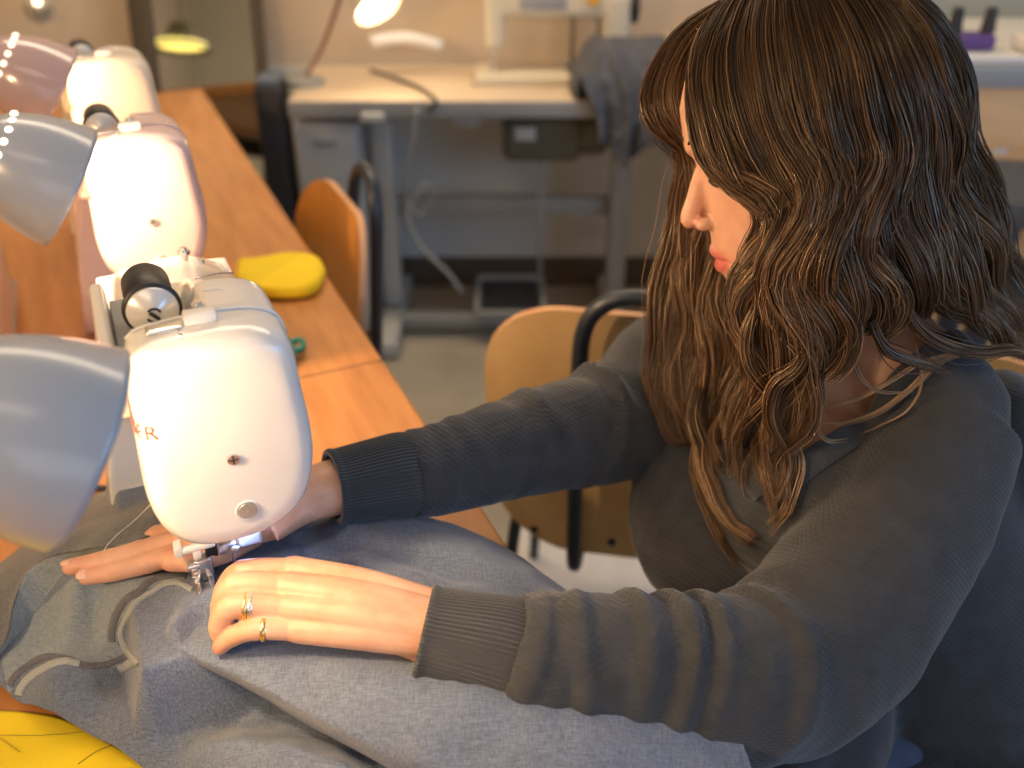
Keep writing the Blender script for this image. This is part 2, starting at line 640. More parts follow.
    obj('hand_wheel', (np.stack([V2[:, 0] + .045, V2[:, 2] + .268, V2[:, 1] + .19], 1), [tuple(reversed(f)) for f in F2]), M['screen_grey'], root, angle=40)
    # brand name on the back of the arm, running onto the rounded corner
    cu = bpy.data.curves.new('t', 'FONT')
    cu.body = 'SINGER'
    cu.size = .0145
    cu.extrude = .0002
    cu.resolution_u = 4
    cu.space_character = 1.05
    to = bpy.data.objects.new('t', cu)
    C.objects.link(to)
    dg = bpy.context.evaluated_depsgraph_get()
    tm = to.evaluated_get(dg).to_mesh()
    tv = np.array([v.co[:] for v in tm.vertices])
    tf = [tuple(p.vertices) for p in tm.polygons]
    bpy.data.objects.remove(to)
    x1 = tv[:, 0].max()
    # the lettering runs along the back of the arm and round the corner to the face
    cx_, cy_ = .012, -.030
    path = []
    for th_ in np.radians(np.linspace(8, 88, 60)):
        d_ = Vector((math.sin(th_), math.cos(th_), 0))
        h = bvh.ray_cast(Vector((cx_, cy_, .262)) - d_ * .2, d_)
        path.append((h[0].x, h[0].y, -math.sin(th_), -math.cos(th_)))
    for yy in np.linspace(-.026, .09, 30):
        h = bvh.ray_cast(Vector((-.2, yy, .262)), Vector((1, 0, 0)))
        path.append((h[0].x, yy, -1, 0))
    path = np.array(path)
    al = np.concatenate([[0], np.cumsum(np.linalg.norm(np.diff(path[:, :2], axis=0), axis=1))])
    s0 = float(np.interp(math.radians(40), np.radians(np.linspace(8, 88, 60)), al[:60]))
    out = []
    for vx, vy, vz in tv:
        s = s0 + (x1 - vx)
        px_, py_, nx_, ny_ = [np.interp(s, al, path[:, k]) for k in range(4)]
        n_ = Vector((nx_, ny_, 0)).normalized()
        z = .2575 + vy
        h = bvh.ray_cast(Vector((px_, py_, z)) + n_ * .05, -n_)
        p = (h[0] + n_ * (.0004 + vz)) if h[0] is not None else Vector((px_, py_, z))
        out.append(p[:])
    obj('brand_lettering', (np.array(out), tf), M['red_print'], root, smooth=False)
    # needle, presser foot and levers under the head
    obj('needle_bar', join(rod((.019, .002, .110), (.019, .002, .175), .0032), rod((.019, .002, .086), (.019, .002, .112), .0009, 8)), M['chrome'], root, angle=40)
    obj('needle_clamp', join(rbox(.017, .001, .113, .012, .009, .009, .002), rod((.010, -.001, .113), (.016, -.001, .113), .0038, 12), rod((.019, -.004, .113), (.024, -.006, .113), .0026, 12)), M['satin_metal'], root, angle=40)
    obj('presser_bar', rbox(.005, .010, .135, .009, .008, .080, .0015), M['black'], root, angle=40)
    pf = empty('presser_foot')
    pf.parent = root
    obj('shank', join(rbox(-.003, .004, .099, .013, .011, .018, .002), rod((-.014, .002, .103), (-.006, .002, .103), .0042, 14)), M['chrome'], pf, angle=40)
    obj('sole', join(rbox(.0, -.012, .0885, .0045, .030, .003, .001), rbox(-.010, -.012, .0885, .0045, .030, .003, .001), rbox(-.005, .004, .0905, .016, .008, .006, .001), rod((-.011, .0, .097), (.001, .0, .097), .0016, 8)), M['chrome'], pf, angle=40)
    obj('threader_lever', join(rbox(-.004, -.004, .124, .024, .006, .005, .0015), rbox(-.006, -.004, .118, .006, .006, .008, .001), rbox(-.018, -.002, .125, .006, .010, .010, .001)), M['white_plastic'], root, angle=40)
    lv = fuse([rbox(.034, .004, .112, .018, .003, .012, .0014), rbox(.028, .004, .126, .008, .003, .024, .0014)], .0012, 3)
    obj('buttonhole_lever', lv, M['frost_plastic'], root)
    obj('work_light', rbox(.0225, .006, .124, .006, .006, .005, .001), M['led'] if full else M['white_plastic'], root, angle=40)
    obj('needle_plate', rbox(.004, .004, .0797, .07, .08, .0012, .0004), M['chrome'], root, angle=40)
    obj('take_up_lever', rod((.012, -.050, .318), (.012, -.044, .3205), .001, 6), M['chrome'], root)
    return root


M['silver_cap'] = mat('silver_cap', (0.70, 0.69, 0.66), 0.25, 0.3)
M['lens'] = mat('lens', (0.35, 0.34, 0.31), 0.3, 0.4)
M['frost_plastic'] = mat('frost_plastic', (0.72, 0.74, 0.80), 0.3)
M['led'] = emit('led', (0.45, 0.62, 1.0), 22.0)

m1 = make_machine('white sewing machine in sharp focus with a grey garment under its needle', M['white_plastic'], True)
m1.matrix_world = mT @ Matrix.Translation((0, 0, TZ))
m2 = make_machine('pale pink sewing machine standing directly behind the white one in use', M['pink_plastic'], False)
m2.matrix_world = mT @ Matrix.Translation((0, .447, TZ))
m3 = make_machine('cream sewing machine brightly lit at the far end of the table', M['ivory_plastic'], False)
m3.matrix_world = mT @ Matrix.Translation((.0, .80, TZ))
for mm in (m1, m2, m3):
    mm['group'] = 'sewing machines in a row on the work table'
led = bpy.data.lights.new('needle_light', 'POINT')
led.energy = 0.05
led.color = (0.35, 0.5, 1.0)
led.shadow_soft_size = .004
lo = bpy.data.objects.new('needle_light', led)
C.objects.link(lo)
lo.location = TF(.026, -.002, TZ + .124)


# ================================================================== table lamps with drilled shades
def make_lamp(shade_mat, label):
    """local frame: origin on the table under the clamp, mouth axis given below"""
    root = empty('table_lamp', label, 'lamp')
    # shade built round the local z axis (mouth at z=0, neck at z=+), then turned
    A = norm(LAMP_AXIS)                       # direction the mouth faces, table frame
    prof = []
    for t in np.linspace(0, 1, 26):
        z = -.098 * t
        r = LR * (1 - t ** 2.3) ** .62 * .86 + LR * .14 * (1 - t)
        prof.append((max(r, .014), z))
    th = .0018
    inner = [(max(r - th, .010), z + (th if i > 20 else 0)) for i, (r, z) in enumerate(prof)]
    V, F = lathe(prof[::-1] + inner, 72)
    # closing ring at the neck
    zax = A
    xax = norm(np.cross((0, 0, 1), zax))
    yax = np.cross(zax, xax)
    Rm = np.stack([xax, yax, zax], 1)
    cen = np.array(LAMP_C)
    n = 72
    # drilled holes: discs of light seen through the shade near the neck
    hs = []
    for a in np.linspace(0, 360, 20, endpoint=False):
        t = .66
        z = -.098 * t
        r = LR * (1 - t ** 2.3) ** .62 * .86 + LR * .14 * (1 - t)
        p = np.array([math.cos(R(a)) * r, math.sin(R(a)) * r, z])
        nn = norm([math.cos(R(a)), math.sin(R(a)), -.75])
        Vh, Fh = ball((0, 0, 0), (.0036, .0036, .0022), 10, 6)
        ux = norm(np.cross(nn, (0, 0, 1)))
        uy = np.cross(nn, ux)
        hs.append((Vh @ np.stack([ux, uy, nn], 1).T + p, Fh))
    shade = obj('lamp_shade', (V @ Rm.T + cen, F), shade_mat, root)
    shade.data.materials.append(M['shade_inside'])
    nv = len(prof)
    for p in shade.data.polygons:
        if min(p.vertices) >= nv * n - n // 2:
            p.material_index = 1
    VH, FH = join(*hs)
    obj('light_hole', (VH @ Rm.T + cen, FH), M['hole_glow'], shade)['kind'] = 'stuff'
    V, F = lathe([(.0135, -.085), (.0155, -.090), (.0155, -.125), (.011, -.132), (.0005, -.132)], 28, False)
    obj('socket', (V @ Rm.T + cen, F), M['dark_metal'], root, angle=40)
    V, F = ball((0, 0, -.086), (.013, .013, .012), 20, 12)
    obj('bulb', (V @ Rm.T + cen, F), M['bulb'], root)
    tail = cen + Rm @ np.array([0, 0, -.13])
    foot = np.array(LAMP_FOOT)
    mid = (tail + foot) / 2 + np.array([-.05, .0, .12])
    obj('gooseneck', sweep([tail, tail - A * .04 + np.array([0, 0, .0]), mid, foot + np.array([0, 0, .16]), foot + np.array([0, 0, .01])], [.005] * 5, n=10, steps=40), M['chrome'], root)
    V, F = lathe([(.0005, 0), (.055, 0), (.058, .003), (.055, .012), (.012, .017), (.008, .03), (.0005, .03)], 40)
    obj('base', (V + foot, F), M['dark_metal'], root, angle=40)
    return root


def to_tab(p):
    q = np.array(p[:2]) - O2
    return np.array([q @ N2, q @ U2, p[2]])


def dir_tab(v):
    v = np.asarray(v, float)
    return np.array([v[:2] @ N2, v[:2] @ U2, v[2]])


M['hole_glow'] = emit('hole_glow', (1.0, 0.85, 0.6), 2.0)
M['bulb'] = emit('bulb', (1.0, 0.72, 0.42), 30.0)
LR = .0585
cR, cU, cF = np.array([1, 0, 0.]), np.array([0, S_, C_]), np.array([0, C_, -S_])
ax_w = norm(.80 * cR - .36 * cU + .58 * cF)
LAMP_AXIS = dir_tab(ax_w)
LAMP_C = to_tab(W(70, 452, .515))
LAMP_C[2] -= TZ
LAMP_FOOT = (-.40, -.10, 0.0)
lamps = []
for k, (lab, sm) in enumerate((('glossy slate-grey lamp shade closest to the camera, beside the white machine', M['grey_shade']),
                               ('smooth dark grey lamp shade with an arc of small round light holes', M['grey_shade']),
                               ('dusky pink lamp shade with glowing holes near the far machine', M['pink_shade']))):
    l = make_lamp(sm, lab)
    off_ = [(.007, 0, 0), (.020, .447, -.016), (.022, .81, -.006)][k]
    mL = mT @ Matrix.Translation((off_[0], off_[1], TZ))
    l.matrix_world = mL
    l['group'] = 'lamps lighting the sewing machines'
    lamps.append(l)
    ld = bpy.data.lights.new('bulb_light', 'POINT')
    ld.energy = LAMP_POWER[k]
    ld.color = (1.0, 0.68, 0.40)
    ld.shadow_soft_size = .012
    b = bpy.data.objects.new('bulb_light', ld)
    C.objects.link(b)
    pos = np.array(LAMP_C) - norm(LAMP_AXIS) * (.060, .042, .055)[k]
    b.location = mL @ Vector(pos)
# ================================================================== chairs of bent tube and plywood
def make_chair(label, ply, pad=False):
    root = empty('plywood_chair', label, 'chair', group='plywood chairs with bent tube frames')

    def panel(w, h, r, th, curve, n=60):
        # rounded rectangle in x, z ; curved in y
        P = []
        for qx, qz, a0 in ((1, 1, 0), (-1, 1, 90), (-1, -1, 180), (1, -1, 270)):
            for k in range(12):
                a = R(a0 + 90 * k / 11)
                P.append((qx * (w / 2 - r) + math.cos(a) * r, qz * (h / 2 - r) + math.sin(a) * r))
        P = np.array(P)
        rings = []
        for s, y in ((.02, 0), (.3, 0), (.6, 0), (.85, 0), (1, 0), (1, th), (.85, th), (.6, th), (.3, th), (.02, th)):
            q = P * s
            rings.append(np.stack([q[:, 0], y + curve * (1 - (q[:, 0] / (w / 2)) ** 2), q[:, 1]], 1))
        V, F = loft(rings)
        return V, [tuple(reversed(f)) for f in F]
    # backrest: user sits at +y, tube spine at -y
    V, F = panel(.40, .425, .125, .010, -.035)
    tilt = Matrix.Rotation(R(6), 4, 'X')
    V, F = xf((V, F), Matrix.Translation((0, -.20, .612)) @ tilt)
    b = obj('backrest', (V, F), ply, root, angle=40)
    b.data.materials.append(M['plywood_edge'])
    for p in b.data.polygons:
        if 4 * 48 <= min(p.vertices) < 5 * 48 and max(p.vertices) < 6 * 48:
            p.material_index = 1
    V, F = panel(.41, .40, .10, .011, .006)
    V, F = xf((V, F), Matrix.Translation((0, .04, .415)) @ Matrix.Rotation(R(90), 4, 'X'))
    s = obj('seat', (V, F), ply, root, angle=40)
    T = M['tube_paint']
    sp = []
    pts = [(-.065, .13, .385), (-.065, -.12, .382), (-.065, -.195, .378), (-.065, -.240, .405), (-.066, -.252, .50), (-.066, -.272, .74), (-.060, -.279, .815),
           (-.036, -.283, .850), (0, -.284, .861), (.036, -.283, .850), (.060, -.279, .815), (.066, -.272, .74), (.066, -.252, .50), (.065, -.240, .405), (.065, -.195, .378), (.065, -.12, .382), (.065, .13, .385)]
    obj('back_tube', sweep(pts, [.0105] * len(pts), n=14, steps=110, up=(0, 0, 1)), T, root)
    for x in (-1, 1):
        obj('leg', sweep([(x * .19, .21, 0.004), (x * .175, .18, .28), (x * .165, .16, .385), (x * .12, .14, .397)], [.010] * 4, n=12, steps=24), T, root)
        obj('leg', sweep([(x * .20, -.17, 0.004), (x * .18, -.13, .28), (x * .165, -.10, .385), (x * .12, -.08, .397)], [.010] * 4, n=12, steps=24), T, root)
    for x, z in ((-.125, .455), (-.012, .46)):
        V2, F2 = lathe([(.0005, 0), (.0035, .0003), (.006, .002), (.006, .006)], 20)
        V2 = np.stack([V2[:, 0] + x, V2[:, 2], V2[:, 1]], 1)
        yy = -.20 - .010 - .035 * (1 - (x / .2) ** 2)
        obj('screw', (V2 + np.array([0, -.2195 - .035 * (1 - (x / .2) ** 2) + .0, z]), [tuple(reversed(f)) for f in F2]), M['dark_metal'], root)
    if pad:
        obj('seat_pad', fuse([rbox(0, .02, .480, .36, .35, .030, .014, 4)], .008, 3), M['pad_white'], root)
    return root


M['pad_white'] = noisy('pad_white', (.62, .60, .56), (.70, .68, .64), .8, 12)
ch1 = make_chair('pale plywood chair standing empty behind the outstretched arm, screws in its backrest', M['plywood'])
ch1.location = (0.196, 1.275, 0)
ch1.rotation_euler.z = R(-10)
ch2 = make_chair('orange plywood chair tucked against the far end of the table', M['orange_ply'])
pf_ = TF(.318, .83, 0)
ch2.location = (pf_[0] - .23 * N2[0], pf_[1] - .23 * N2[1], 0)
ch2.rotation_euler.z = math.atan2(-N2[1], -N2[0]) - R(90)
ch3 = make_chair('plywood chair the woman in the dark sweater sits on', M['plywood'])
ch3.location = (.400, .715, 0)
ch3.rotation_euler.z = math.atan2(-.52, -.85) - R(90)
tag(obj('lit_floor_patch', rbox(.24, 1.42, .0035, .46, .50, .005, .001), M['pad_white'], smooth=False), 'pale sheet standing in for brightly lit floor under the empty pale chair', 'light patch')  # thin pale sheet stands in for a brightly lit patch of floor

# ================================================================== industrial sewing station by the far wall
M['laminate'] = noisy('laminate', (.60, .47, .33), (.64, .51, .36), .35, 8)
M['steel_grey'] = mat('steel_grey', (.28, .29, .28), .5, .2)
M['pale_steel'] = mat('pale_steel', (.42, .43, .40), .5, .1)
M['cream_enamel'] = mat('cream_enamel', (.62, .56, .42), .35)
M['olive_motor'] = mat('olive_motor', (.075, .075, .05), .6)
FY = 2.45
ft = empty('industrial_table', 'laminate-topped industrial sewing table on grey steel legs by the far wall', 'table', loc=(-.02, FY, 0))
obj('tabletop', rbox(.03, .17, .695, 1.16, .38, .03, .004), M['laminate'], ft, angle=40)
obj('edge_band', rbox(.03, -.0215, .688, 1.16, .004, .042, .001), M['steel_grey'], ft, angle=40)
for x in (-.335, .325):
    obj('leg', join(rbox(x, .13, .37, .055, .05, .60, .006), rbox(x, .13, .67, .06, .34, .022, .004)), M['pale_steel'] if x < 0 else M['steel_grey'], ft, angle=40)
    obj('foot', rbox(x, .12, .035, .062, .46, .05, .008), M['pale_steel'], ft, angle=40)
obj('crossbar', rbox(0, .17, .36, .64, .03, .055, .004), M['steel_grey'], ft, angle=40)
obj('footrest', rbox(0, .05, .055, .62, .045, .03, .004), M['steel_grey'], ft, angle=40)
td = obj('treadle', join(rbox(.015, -.02, .105, .20, .015, .018, .003), rbox(.015, .17, .130, .20, .015, .018, .003), rbox(-.08, .075, .118, .015, .20, .018, .003), rbox(.11, .075, .118, .015, .20, .018, .003)), M['steel_grey'], ft, angle=40)
obj('treadle_pad', rbox(.015, .075, .117, .175, .175, .008, .002), M['black'], ft, angle=40)
obj('motor', fuse([rbox(.10, .12, .585, .21, .14, .12, .02), xf(lathe([(.0005, -.09), (.055, -.09), (.06, -.07), (.06, .07), (.05, .09), (.0005, .09)], 24), Matrix.Translation((.19, .12, .59)) @ Matrix.Rotation(R(90), 4, 'Y'))], .006, 3), M['olive_motor'], ft)
obj('motor_label', rbox(.055, .046, .605, .055, .004, .035, .001), M['pale_steel'], ft, angle=40)
obj('switch_box', rbox(-.10, .02, .660, .075, .05, .045, .006), M['steel_grey'], ft, angle=40)
obj('belt_rod', rod((.10, .05, .53), (.10, .05, .13), .006), M['steel_grey'], ft)

im = empty('industrial_machine', 'cream industrial sewing machine head standing on the laminate table', 'sewing machine', loc=(.02, FY + .20, .711))
obj('bed_plate', rbox(.09, 0, .012, .42, .16, .024, .004), M['cream_enamel'], im, angle=40)
obj('arm', fuse([rbox(.10, 0, .20, .36, .085, .075, .02, 4), rbox(-.065, 0, .165, .055, .085, .17, .018, 4), rbox(.255, 0, .12, .075, .10, .22, .02, 4)], .005, 5), M['cream_enamel'], im)
obj('name_plate', rbox(.06, -.0435, .205, .12, .003, .035, .001), M['screen_grey'], im, angle=40)
obj('tension_knob', xf(lathe([(.0005, .03), (.014, .03), (.016, .022), (.016, 0), (.0005, 0)], 24), Matrix.Translation((.19, -.04, .215)) @ Matrix.Rotation(R(90), 4, 'X')), M['amber'] if 'amber' in M else mat('amber', (.75, .38, .03), .4), im, angle=40)
obj('needle_bar', rod((-.07, 0, .03), (-.07, 0, .10), .004), M['chrome'], im)
obj('presser_foot', rbox(-.07, -.01, .03, .02, .03, .01, .002), M['chrome'], im, angle=40)
obj('balance_wheel', xf(lathe([(.0005, 0), (.05, 0), (.055, .01), (.055, .02), (.0005, .025)], 32), Matrix.Translation((.29, 0, .20)) @ Matrix.Rotation(R(90), 4, 'Y')), M['dark_metal'], im, angle=40)
st = empty('thread_stand', 'thin steel thread stand with a yellow spool behind the industrial machine', 'thread stand', loc=(.17, FY + .33, .711))
obj('post', rod((0, 0, 0), (0, 0, .62), .006), M['steel_grey'], st)
obj('post', rod((.07, 0, 0), (.07, 0, .55), .005), M['steel_grey'], st)
obj('base', rbox(.03, 0, .006, .16, .05, .012, .003), M['steel_grey'], st, angle=40)
obj('cross_arm', rod((-.10, 0, .30), (.12, 0, .30), .005), M['steel_grey'], st)
obj('spool', xf(lathe([(.0005, 0), (.022, 0), (.016, .06), (.0005, .06)], 24), Matrix.Translation((-.02, 0, .303))), mat('amber_thread', (.72, .40, .04), .8), st)

# bits lying on the laminate top
M['brown_thing'] = mat('brown_thing', (.20, .09, .05), .6)
V, F = lathe([(.0005, 0), (.016, 0), (.016, .003), (.009, .005), (.009, .018), (.016, .020), (.016, .023), (.0005, .023)], 24)
for k, (px, py) in enumerate(((478, 72), (497, 71), (508, 72))):
    p = Wz(px, py + 12, .711)
    o = obj('thread_reel', (V, F), M['brown_thing'], None, angle=40)
    o.location = (p[0], p[1], .7105)
    tag(o, 'small brown thread reel on the laminate table left of the industrial machine', 'thread reel', 'thread reels on the laminate table')


def lumpy(name, pts, rads, m, label, cat, voxel=.007, amp=.010, freq=22, seed=3, parent=None, flat=None, it=4):
    parts = [ball(p, r, 20, 12) for p, r in zip(pts, rads)]
    V, F = fuse(parts, voxel, it)
    N = vnormals(V, F)
    d = vnoise(V * np.array([1, 1, .5]), freq, seed) + .5 * vnoise(V, freq * 2.1, seed + 5)
    V = V + N * (d * amp)[:, None]
    V[:, 2] = np.where(V[:, 1] > 2.425, np.maximum(V[:, 2], .713), V[:, 2])
    o = obj(name, (V, F), m, parent)
    if label:
        tag(o, label, cat)
    return o


M['charcoal_cloth'] = noisy('charcoal_cloth', (.070, .075, .09), (.10, .105, .12), .95, 30, bump=.2)
nx_, nt_ = 70, 60
prof_g = catmull([(2.70, .716), (2.66, .790), (2.58, .835), (2.50, .825), (2.435, .790), (2.405, .730), (2.398, .66), (2.392, .585)], nt_)
gx = np.linspace(0, 1, nx_)
Vg = []
for a_ in gx:
    for k_, (yy, zz) in enumerate(prof_g):
        t_ = k_ / (nt_ - 1)
        x_ = .165 + .30 * a_ + .10 * (t_ - .5) * (1 - a_) + .012 * math.sin(t_ * 9 + a_ * 3)
        side = min(1, a_ * 5, (1 - a_) * 5) ** .6
        z_ = zz
        if yy > 2.43:
            z_ = .716 + (zz - .716) * side
        y_ = yy - (.020 * math.sin(a_ * 21 + t_ * 2) + .012 * math.sin(a_ * 43)) * t_ ** 1.5
        bot = .03 * math.sin(a_ * 11 + 1) * max(0, t_ - .7) / .3
        Vg.append((x_, min(y_, 2.42) if z_ < .716 else y_, z_ + bot))
Vg = np.array(Vg)
dn = vnoise(Vg, 16, 3) * .014 + vnoise(Vg, 38, 4) * .005
Vg[:, 2] += np.where(Vg[:, 1] > 2.43, np.maximum(dn, -.002) * np.clip((Vg[:, 2] - .714) * 40, 0, 1), 0)
Vg[:, 1] -= np.where(Vg[:, 1] <= 2.43, np.abs(dn), 0)
Fg = [(i * nt_ + j, i * nt_ + j + 1, (i + 1) * nt_ + j + 1, (i + 1) * nt_ + j) for i in range(nx_ - 1) for j in range(nt_ - 1)]
fg = obj('folded_garment', (Vg, Fg), M['charcoal_cloth'])
md = fg.modifiers.new('s', 'SOLIDIFY')
md.thickness = .003
tag(fg, 'charcoal garment draped over the right end of the laminate table', 'garment')
cb = [Wy(417, 108, 2.42), Wy(412, 150, 2.42), Wy(406, 195, 2.44), Wy(420, 215, 2.46), Wy(433, 195, 2.47), Wy(425, 185, 2.46), Wy(408, 212, 2.44), Wy(420, 245, 2.43), Wy(447, 272, 2.42), Wy(462, 292, 2.42)]
tag(obj('power_cable', sweep(cb, [.006] * len(cb), n=8, steps=70), M['steel_grey']), 'grey power cable looping down under the laminate table to the treadle', 'cable')
# cable on the tabletop
cb = [Wz(370, 70, .73), Wz(395, 78, .719), Wz(415, 86, .717), Wz(432, 96, .717), Wy(436, 103, 2.42), Wy(428, 112, 2.42)]
tag(obj('lamp_cable', sweep(cb, [.005] * len(cb), n=8, steps=50), M['dark_metal']), 'dark lamp cable lying across the laminate table edge', 'cable')

# jointed lamp over the laminate table
jl = empty('jointed_lamp', 'jointed lamp with a glowing white mouth above the laminate table', 'lamp')
hp = Wy(378, 8, 2.50)
b0 = Wz(306, 84, .711)
b0[1] = min(b0[1], 2.66)
obj('base', xf(lathe([(.0005, 0), (.05, 0), (.05, .012), (.02, .02), (.0005, .02)], 32), Matrix.Translation((b0[0], b0[1], .711))), M['steel_grey'], jl, angle=40)
el = Wy(352, -40, 2.62)
_zx_ = -norm(-np.array([0, C_, -S_]) * .12 + (np.array([1, 0, 0.]) * .51 - np.array([0, S_, C_]) * .86) * .89)
obj('arm', sweep([(b0[0], b0[1], .725), tuple(Wy(326, 38, 2.64)), tuple(el)], [.006] * 3, n=8, steps=20), M['brown_thing'], jl)
obj('arm', sweep([tuple(el), tuple(hp + _zx_ * .09)], [.006] * 2, n=8, steps=8), M['brown_thing'], jl)
V, F = lathe([(.020, .095), (.030, .09), (.045, .05), (.062, .0), (.060, .0), (.043, .05), (.028, .088), (.018, .092)], 40)
_cr, _cu, _cf = np.array([1, 0, 0.]), np.array([0, S_, C_]), np.array([0, C_, -S_])
mouth_n = norm(-_cf * .12 + (_cr * .51 - _cu * .86) * .89)
_zx = -mouth_n
_xx = norm(np.cross((0, 1, 0), _zx))
_yx = np.cross(_zx, _xx)
tl = Matrix.Translation(tuple(hp)) @ Matrix(((_xx[0], _yx[0], _zx[0], 0), (_xx[1], _yx[1], _zx[1], 0), (_xx[2], _yx[2], _zx[2], 0), (0, 0, 0, 1)))
obj('lamp_shade', xf((V, F), tl), M['cream_enamel'], jl, angle=40)
obj('bulb', xf(ball((0, 0, .012), (.054, .054, .010), 24, 10), tl), emit('bulb_white', (1, .86, .62), 5.0), jl)
ld = bpy.data.lights.new('jointed_lamp_light', 'POINT')
ld.energy = 1.2
ld.color = (1.0, .74, .45)
ld.shadow_soft_size = .03
lo2 = bpy.data.objects.new('jointed_lamp_light', ld)
C.objects.link(lo2)
lo2.location = tuple(hp + mouth_n * .035)
tag(obj('bright_streak', sweep([Wy(370, 42, 2.68), Wy(405, 38, 2.70), Wy(442, 46, 2.72)], [.017] * 3, n=20, steps=10), M['pad_white']), 'pale tube standing in for the bright streak below the jointed lamp against the wall', 'light streak')  # pale tube added to stand in for the lit streak below the lamp

# small lamp at the very back left
bl = empty('clip_lamp', 'small bright clip lamp at the top of the wall behind the pink shade', 'lamp')
q = Wy(38, 8, 2.72)
tl = Matrix.Translation(tuple(q)) @ Matrix.Rotation(R(65), 4, 'X') @ Matrix.Rotation(R(25), 4, 'Y')
obj('lamp_shade', xf(lathe([(.012, .07), (.022, .065), (.040, .0), (.038, .0), (.020, .06), (.010, .064)], 32), tl), M['cream_enamel'], bl, angle=40)
obj('bulb', xf(ball((0, 0, .016), (.028, .028, .010), 20, 8), tl), emit('bulb_small', (1, .85, .6), 4.0), bl)
obj('bracket', sweep([tuple(q + np.array([0, .05, .03])), tuple(q + np.array([0, .10, .06])), tuple(q + np.array([0, .13, .06]))], [.005] * 3, n=8, steps=10), M['steel_grey'], bl)

# black cabinet upright, grey drawer cabinet
a, b_ = Wy(263, 150, 2.50), Wy(289, 150, 2.50)
bc = empty('black_stand', 'tall narrow black stand between the mirror and the laminate table', 'stand', loc=((a[0] + b_[0]) / 2, 2.53, 0))
obj('column', rbox(0, 0, .365, b_[0] - a[0], .10, .73, .006), M['black'], bc, angle=40)
obj('cap', rbox(0, 0, .74, .055, .09, .022, .006), mat('dusty_blue', (.10, .13, .17), .5), bc, angle=40)
dc = empty('drawer_cabinet', 'grey steel drawer cabinet under the left end of the laminate table', 'cabinet', loc=(-.49, FY + .16, 0))
obj('body', rbox(0, .0, .33, .17, .28, .62, .005), M['pale_steel'], dc, angle=40)
for z in (.14, .34, .54):
    d_ = obj('drawer', rbox(0, -.146, z, .155, .012, .17, .003), M['pale_steel'], dc, angle=40)
    obj('handle', rbox(0, -.155, z + .05, .06, .008, .012, .002), M['steel_grey'], d_, angle=40)

# leaning mirror
mi = empty('standing_mirror', 'tall dark-framed mirror leaning on the wall behind the table end', 'mirror')
M['mirror'] = mat('mirror', (.78, .82, .74), .03, 1.0)
mc = Wy(200, 90, 2.62)
mi.matrix_world = Matrix.Translation((mc[0], 2.545, 0)) @ Matrix.Rotation(R(-12.0), 4, 'X')
obj('glass', rbox(.008, -.006, .80, .27, .006, 1.52, .001), M['mirror'], mi, smooth=False)
obj('frame', join(rbox(-.160, 0, .80, .062, .03, 1.60, .004), rbox(.155, 0, .80, .028, .03, 1.60, .004), rbox(0, 0, 1.585, .33, .03, .03, .004), rbox(0, 0, .015, .33, .03, .03, .004)), mat('frame_brown', (.06, .045, .025), .5), mi, angle=40)

# pendant lamp that the mirror shows
def reflect_target(px, py, dist):
    o = Vector((0, 0, CZ))
    d = Vector(W(px, py, 1.0)) - o
    d.normalize()
    Mw = Matrix.Translation((mc[0], 2.545, 0)) @ Matrix.Rotation(R(-12.0), 4, 'X')
    p0 = Mw @ Vector((0, -.009, 0))
    nn = (Mw.to_3x3() @ Vector((0, -1, 0))).normalized()
    t = (p0 - o).dot(nn) / d.dot(nn)
    h = o + d * t
    r = d - 2 * d.dot(nn) * nn
    return h + r * dist


pt = reflect_target(181, 50, 2.1)
pl_ = empty('pendant_lamp', 'yellow pendant lamp seen reflected in the standing mirror', 'lamp', loc=pt)
obj('lamp_shade', lathe([(.02, .13), (.045, .12), (.07, .06), (.135, 0), (.131, 0), (.066, .058), (.04, .115), (.02, .122)], 40), M['pend'] if 'pend' in M else mat('pendant_dark', (.08, .07, .04), .5), pl_, angle=50)
obj('bulb', ball((0, 0, .025), (.118, .118, .016), 32, 8), emit('pendant_glow', (1, .74, .16), 2.6), pl_)
obj('cord', rod((0, 0, .12), (0, 0, ZC - pt.z - .001), .003), M['black'], pl_)
pt = reflect_target(196, 150, 2.6)
mn = empty('wall_screen', 'small lit blue-green screen seen reflected low in the mirror', 'screen', loc=pt)
obj('screen_panel', rbox(0, 0, 0, .16, .02, .22, .004), M['black'], mn, angle=40)
obj('display', rbox(.0, .0112, 0, .13, .002, .19, .0005), emit('display', (.30, .65, .62), 1.1), mn, smooth=False)
obj('green_field', rbox(-.02, .0126, -.01, .05, .001, .14, .0003), emit('green_field', (.20, .75, .12), .9), mn, smooth=False)
obj('stand', rod((0, 0, -.11), (0, 0, -pt.z + .005), .012), M['steel_grey'], mn)

# ================================================================== right-hand back corner
M['tan_wood'] = noisy('tan_wood', (.62, .38, .17), (.68, .43, .20), .5, 6, stretch=(1, 1, 6))
M['white_top'] = mat('white_top', (.66, .65, .60), .4)
M['grey_edge'] = mat('grey_edge', (.28, .30, .31), .5)
cbx = empty('wooden_cabinet', 'tan wooden cabinet with a white top and grey edge behind her hair', 'cabinet', loc=(1.18, 2.05, 0))
obj('body', rbox(0, .20, .42, .92, .38, .84, .006), M['tan_wood'], cbx, angle=40)
obj('top', rbox(0, .20, .895, .96, .42, .018, .004), M['white_top'], cbx, angle=40)
obj('edge_band', rbox(0, .19, .863, .95, .42, .044, .003), M['grey_edge'], cbx, angle=40)
obj('drawer', rbox(0.02, .004, .60, .80, .012, .20, .003), M['tan_wood'], cbx, angle=40)
for dz in (.045, .075):
    q = Wy(1013, 0, 2.03)
    obj('label_plate', rbox(-.115 + dz * .1, .0, .625 + dz, .035, .006, .014, .003), M['white_top'], cbx, angle=40)
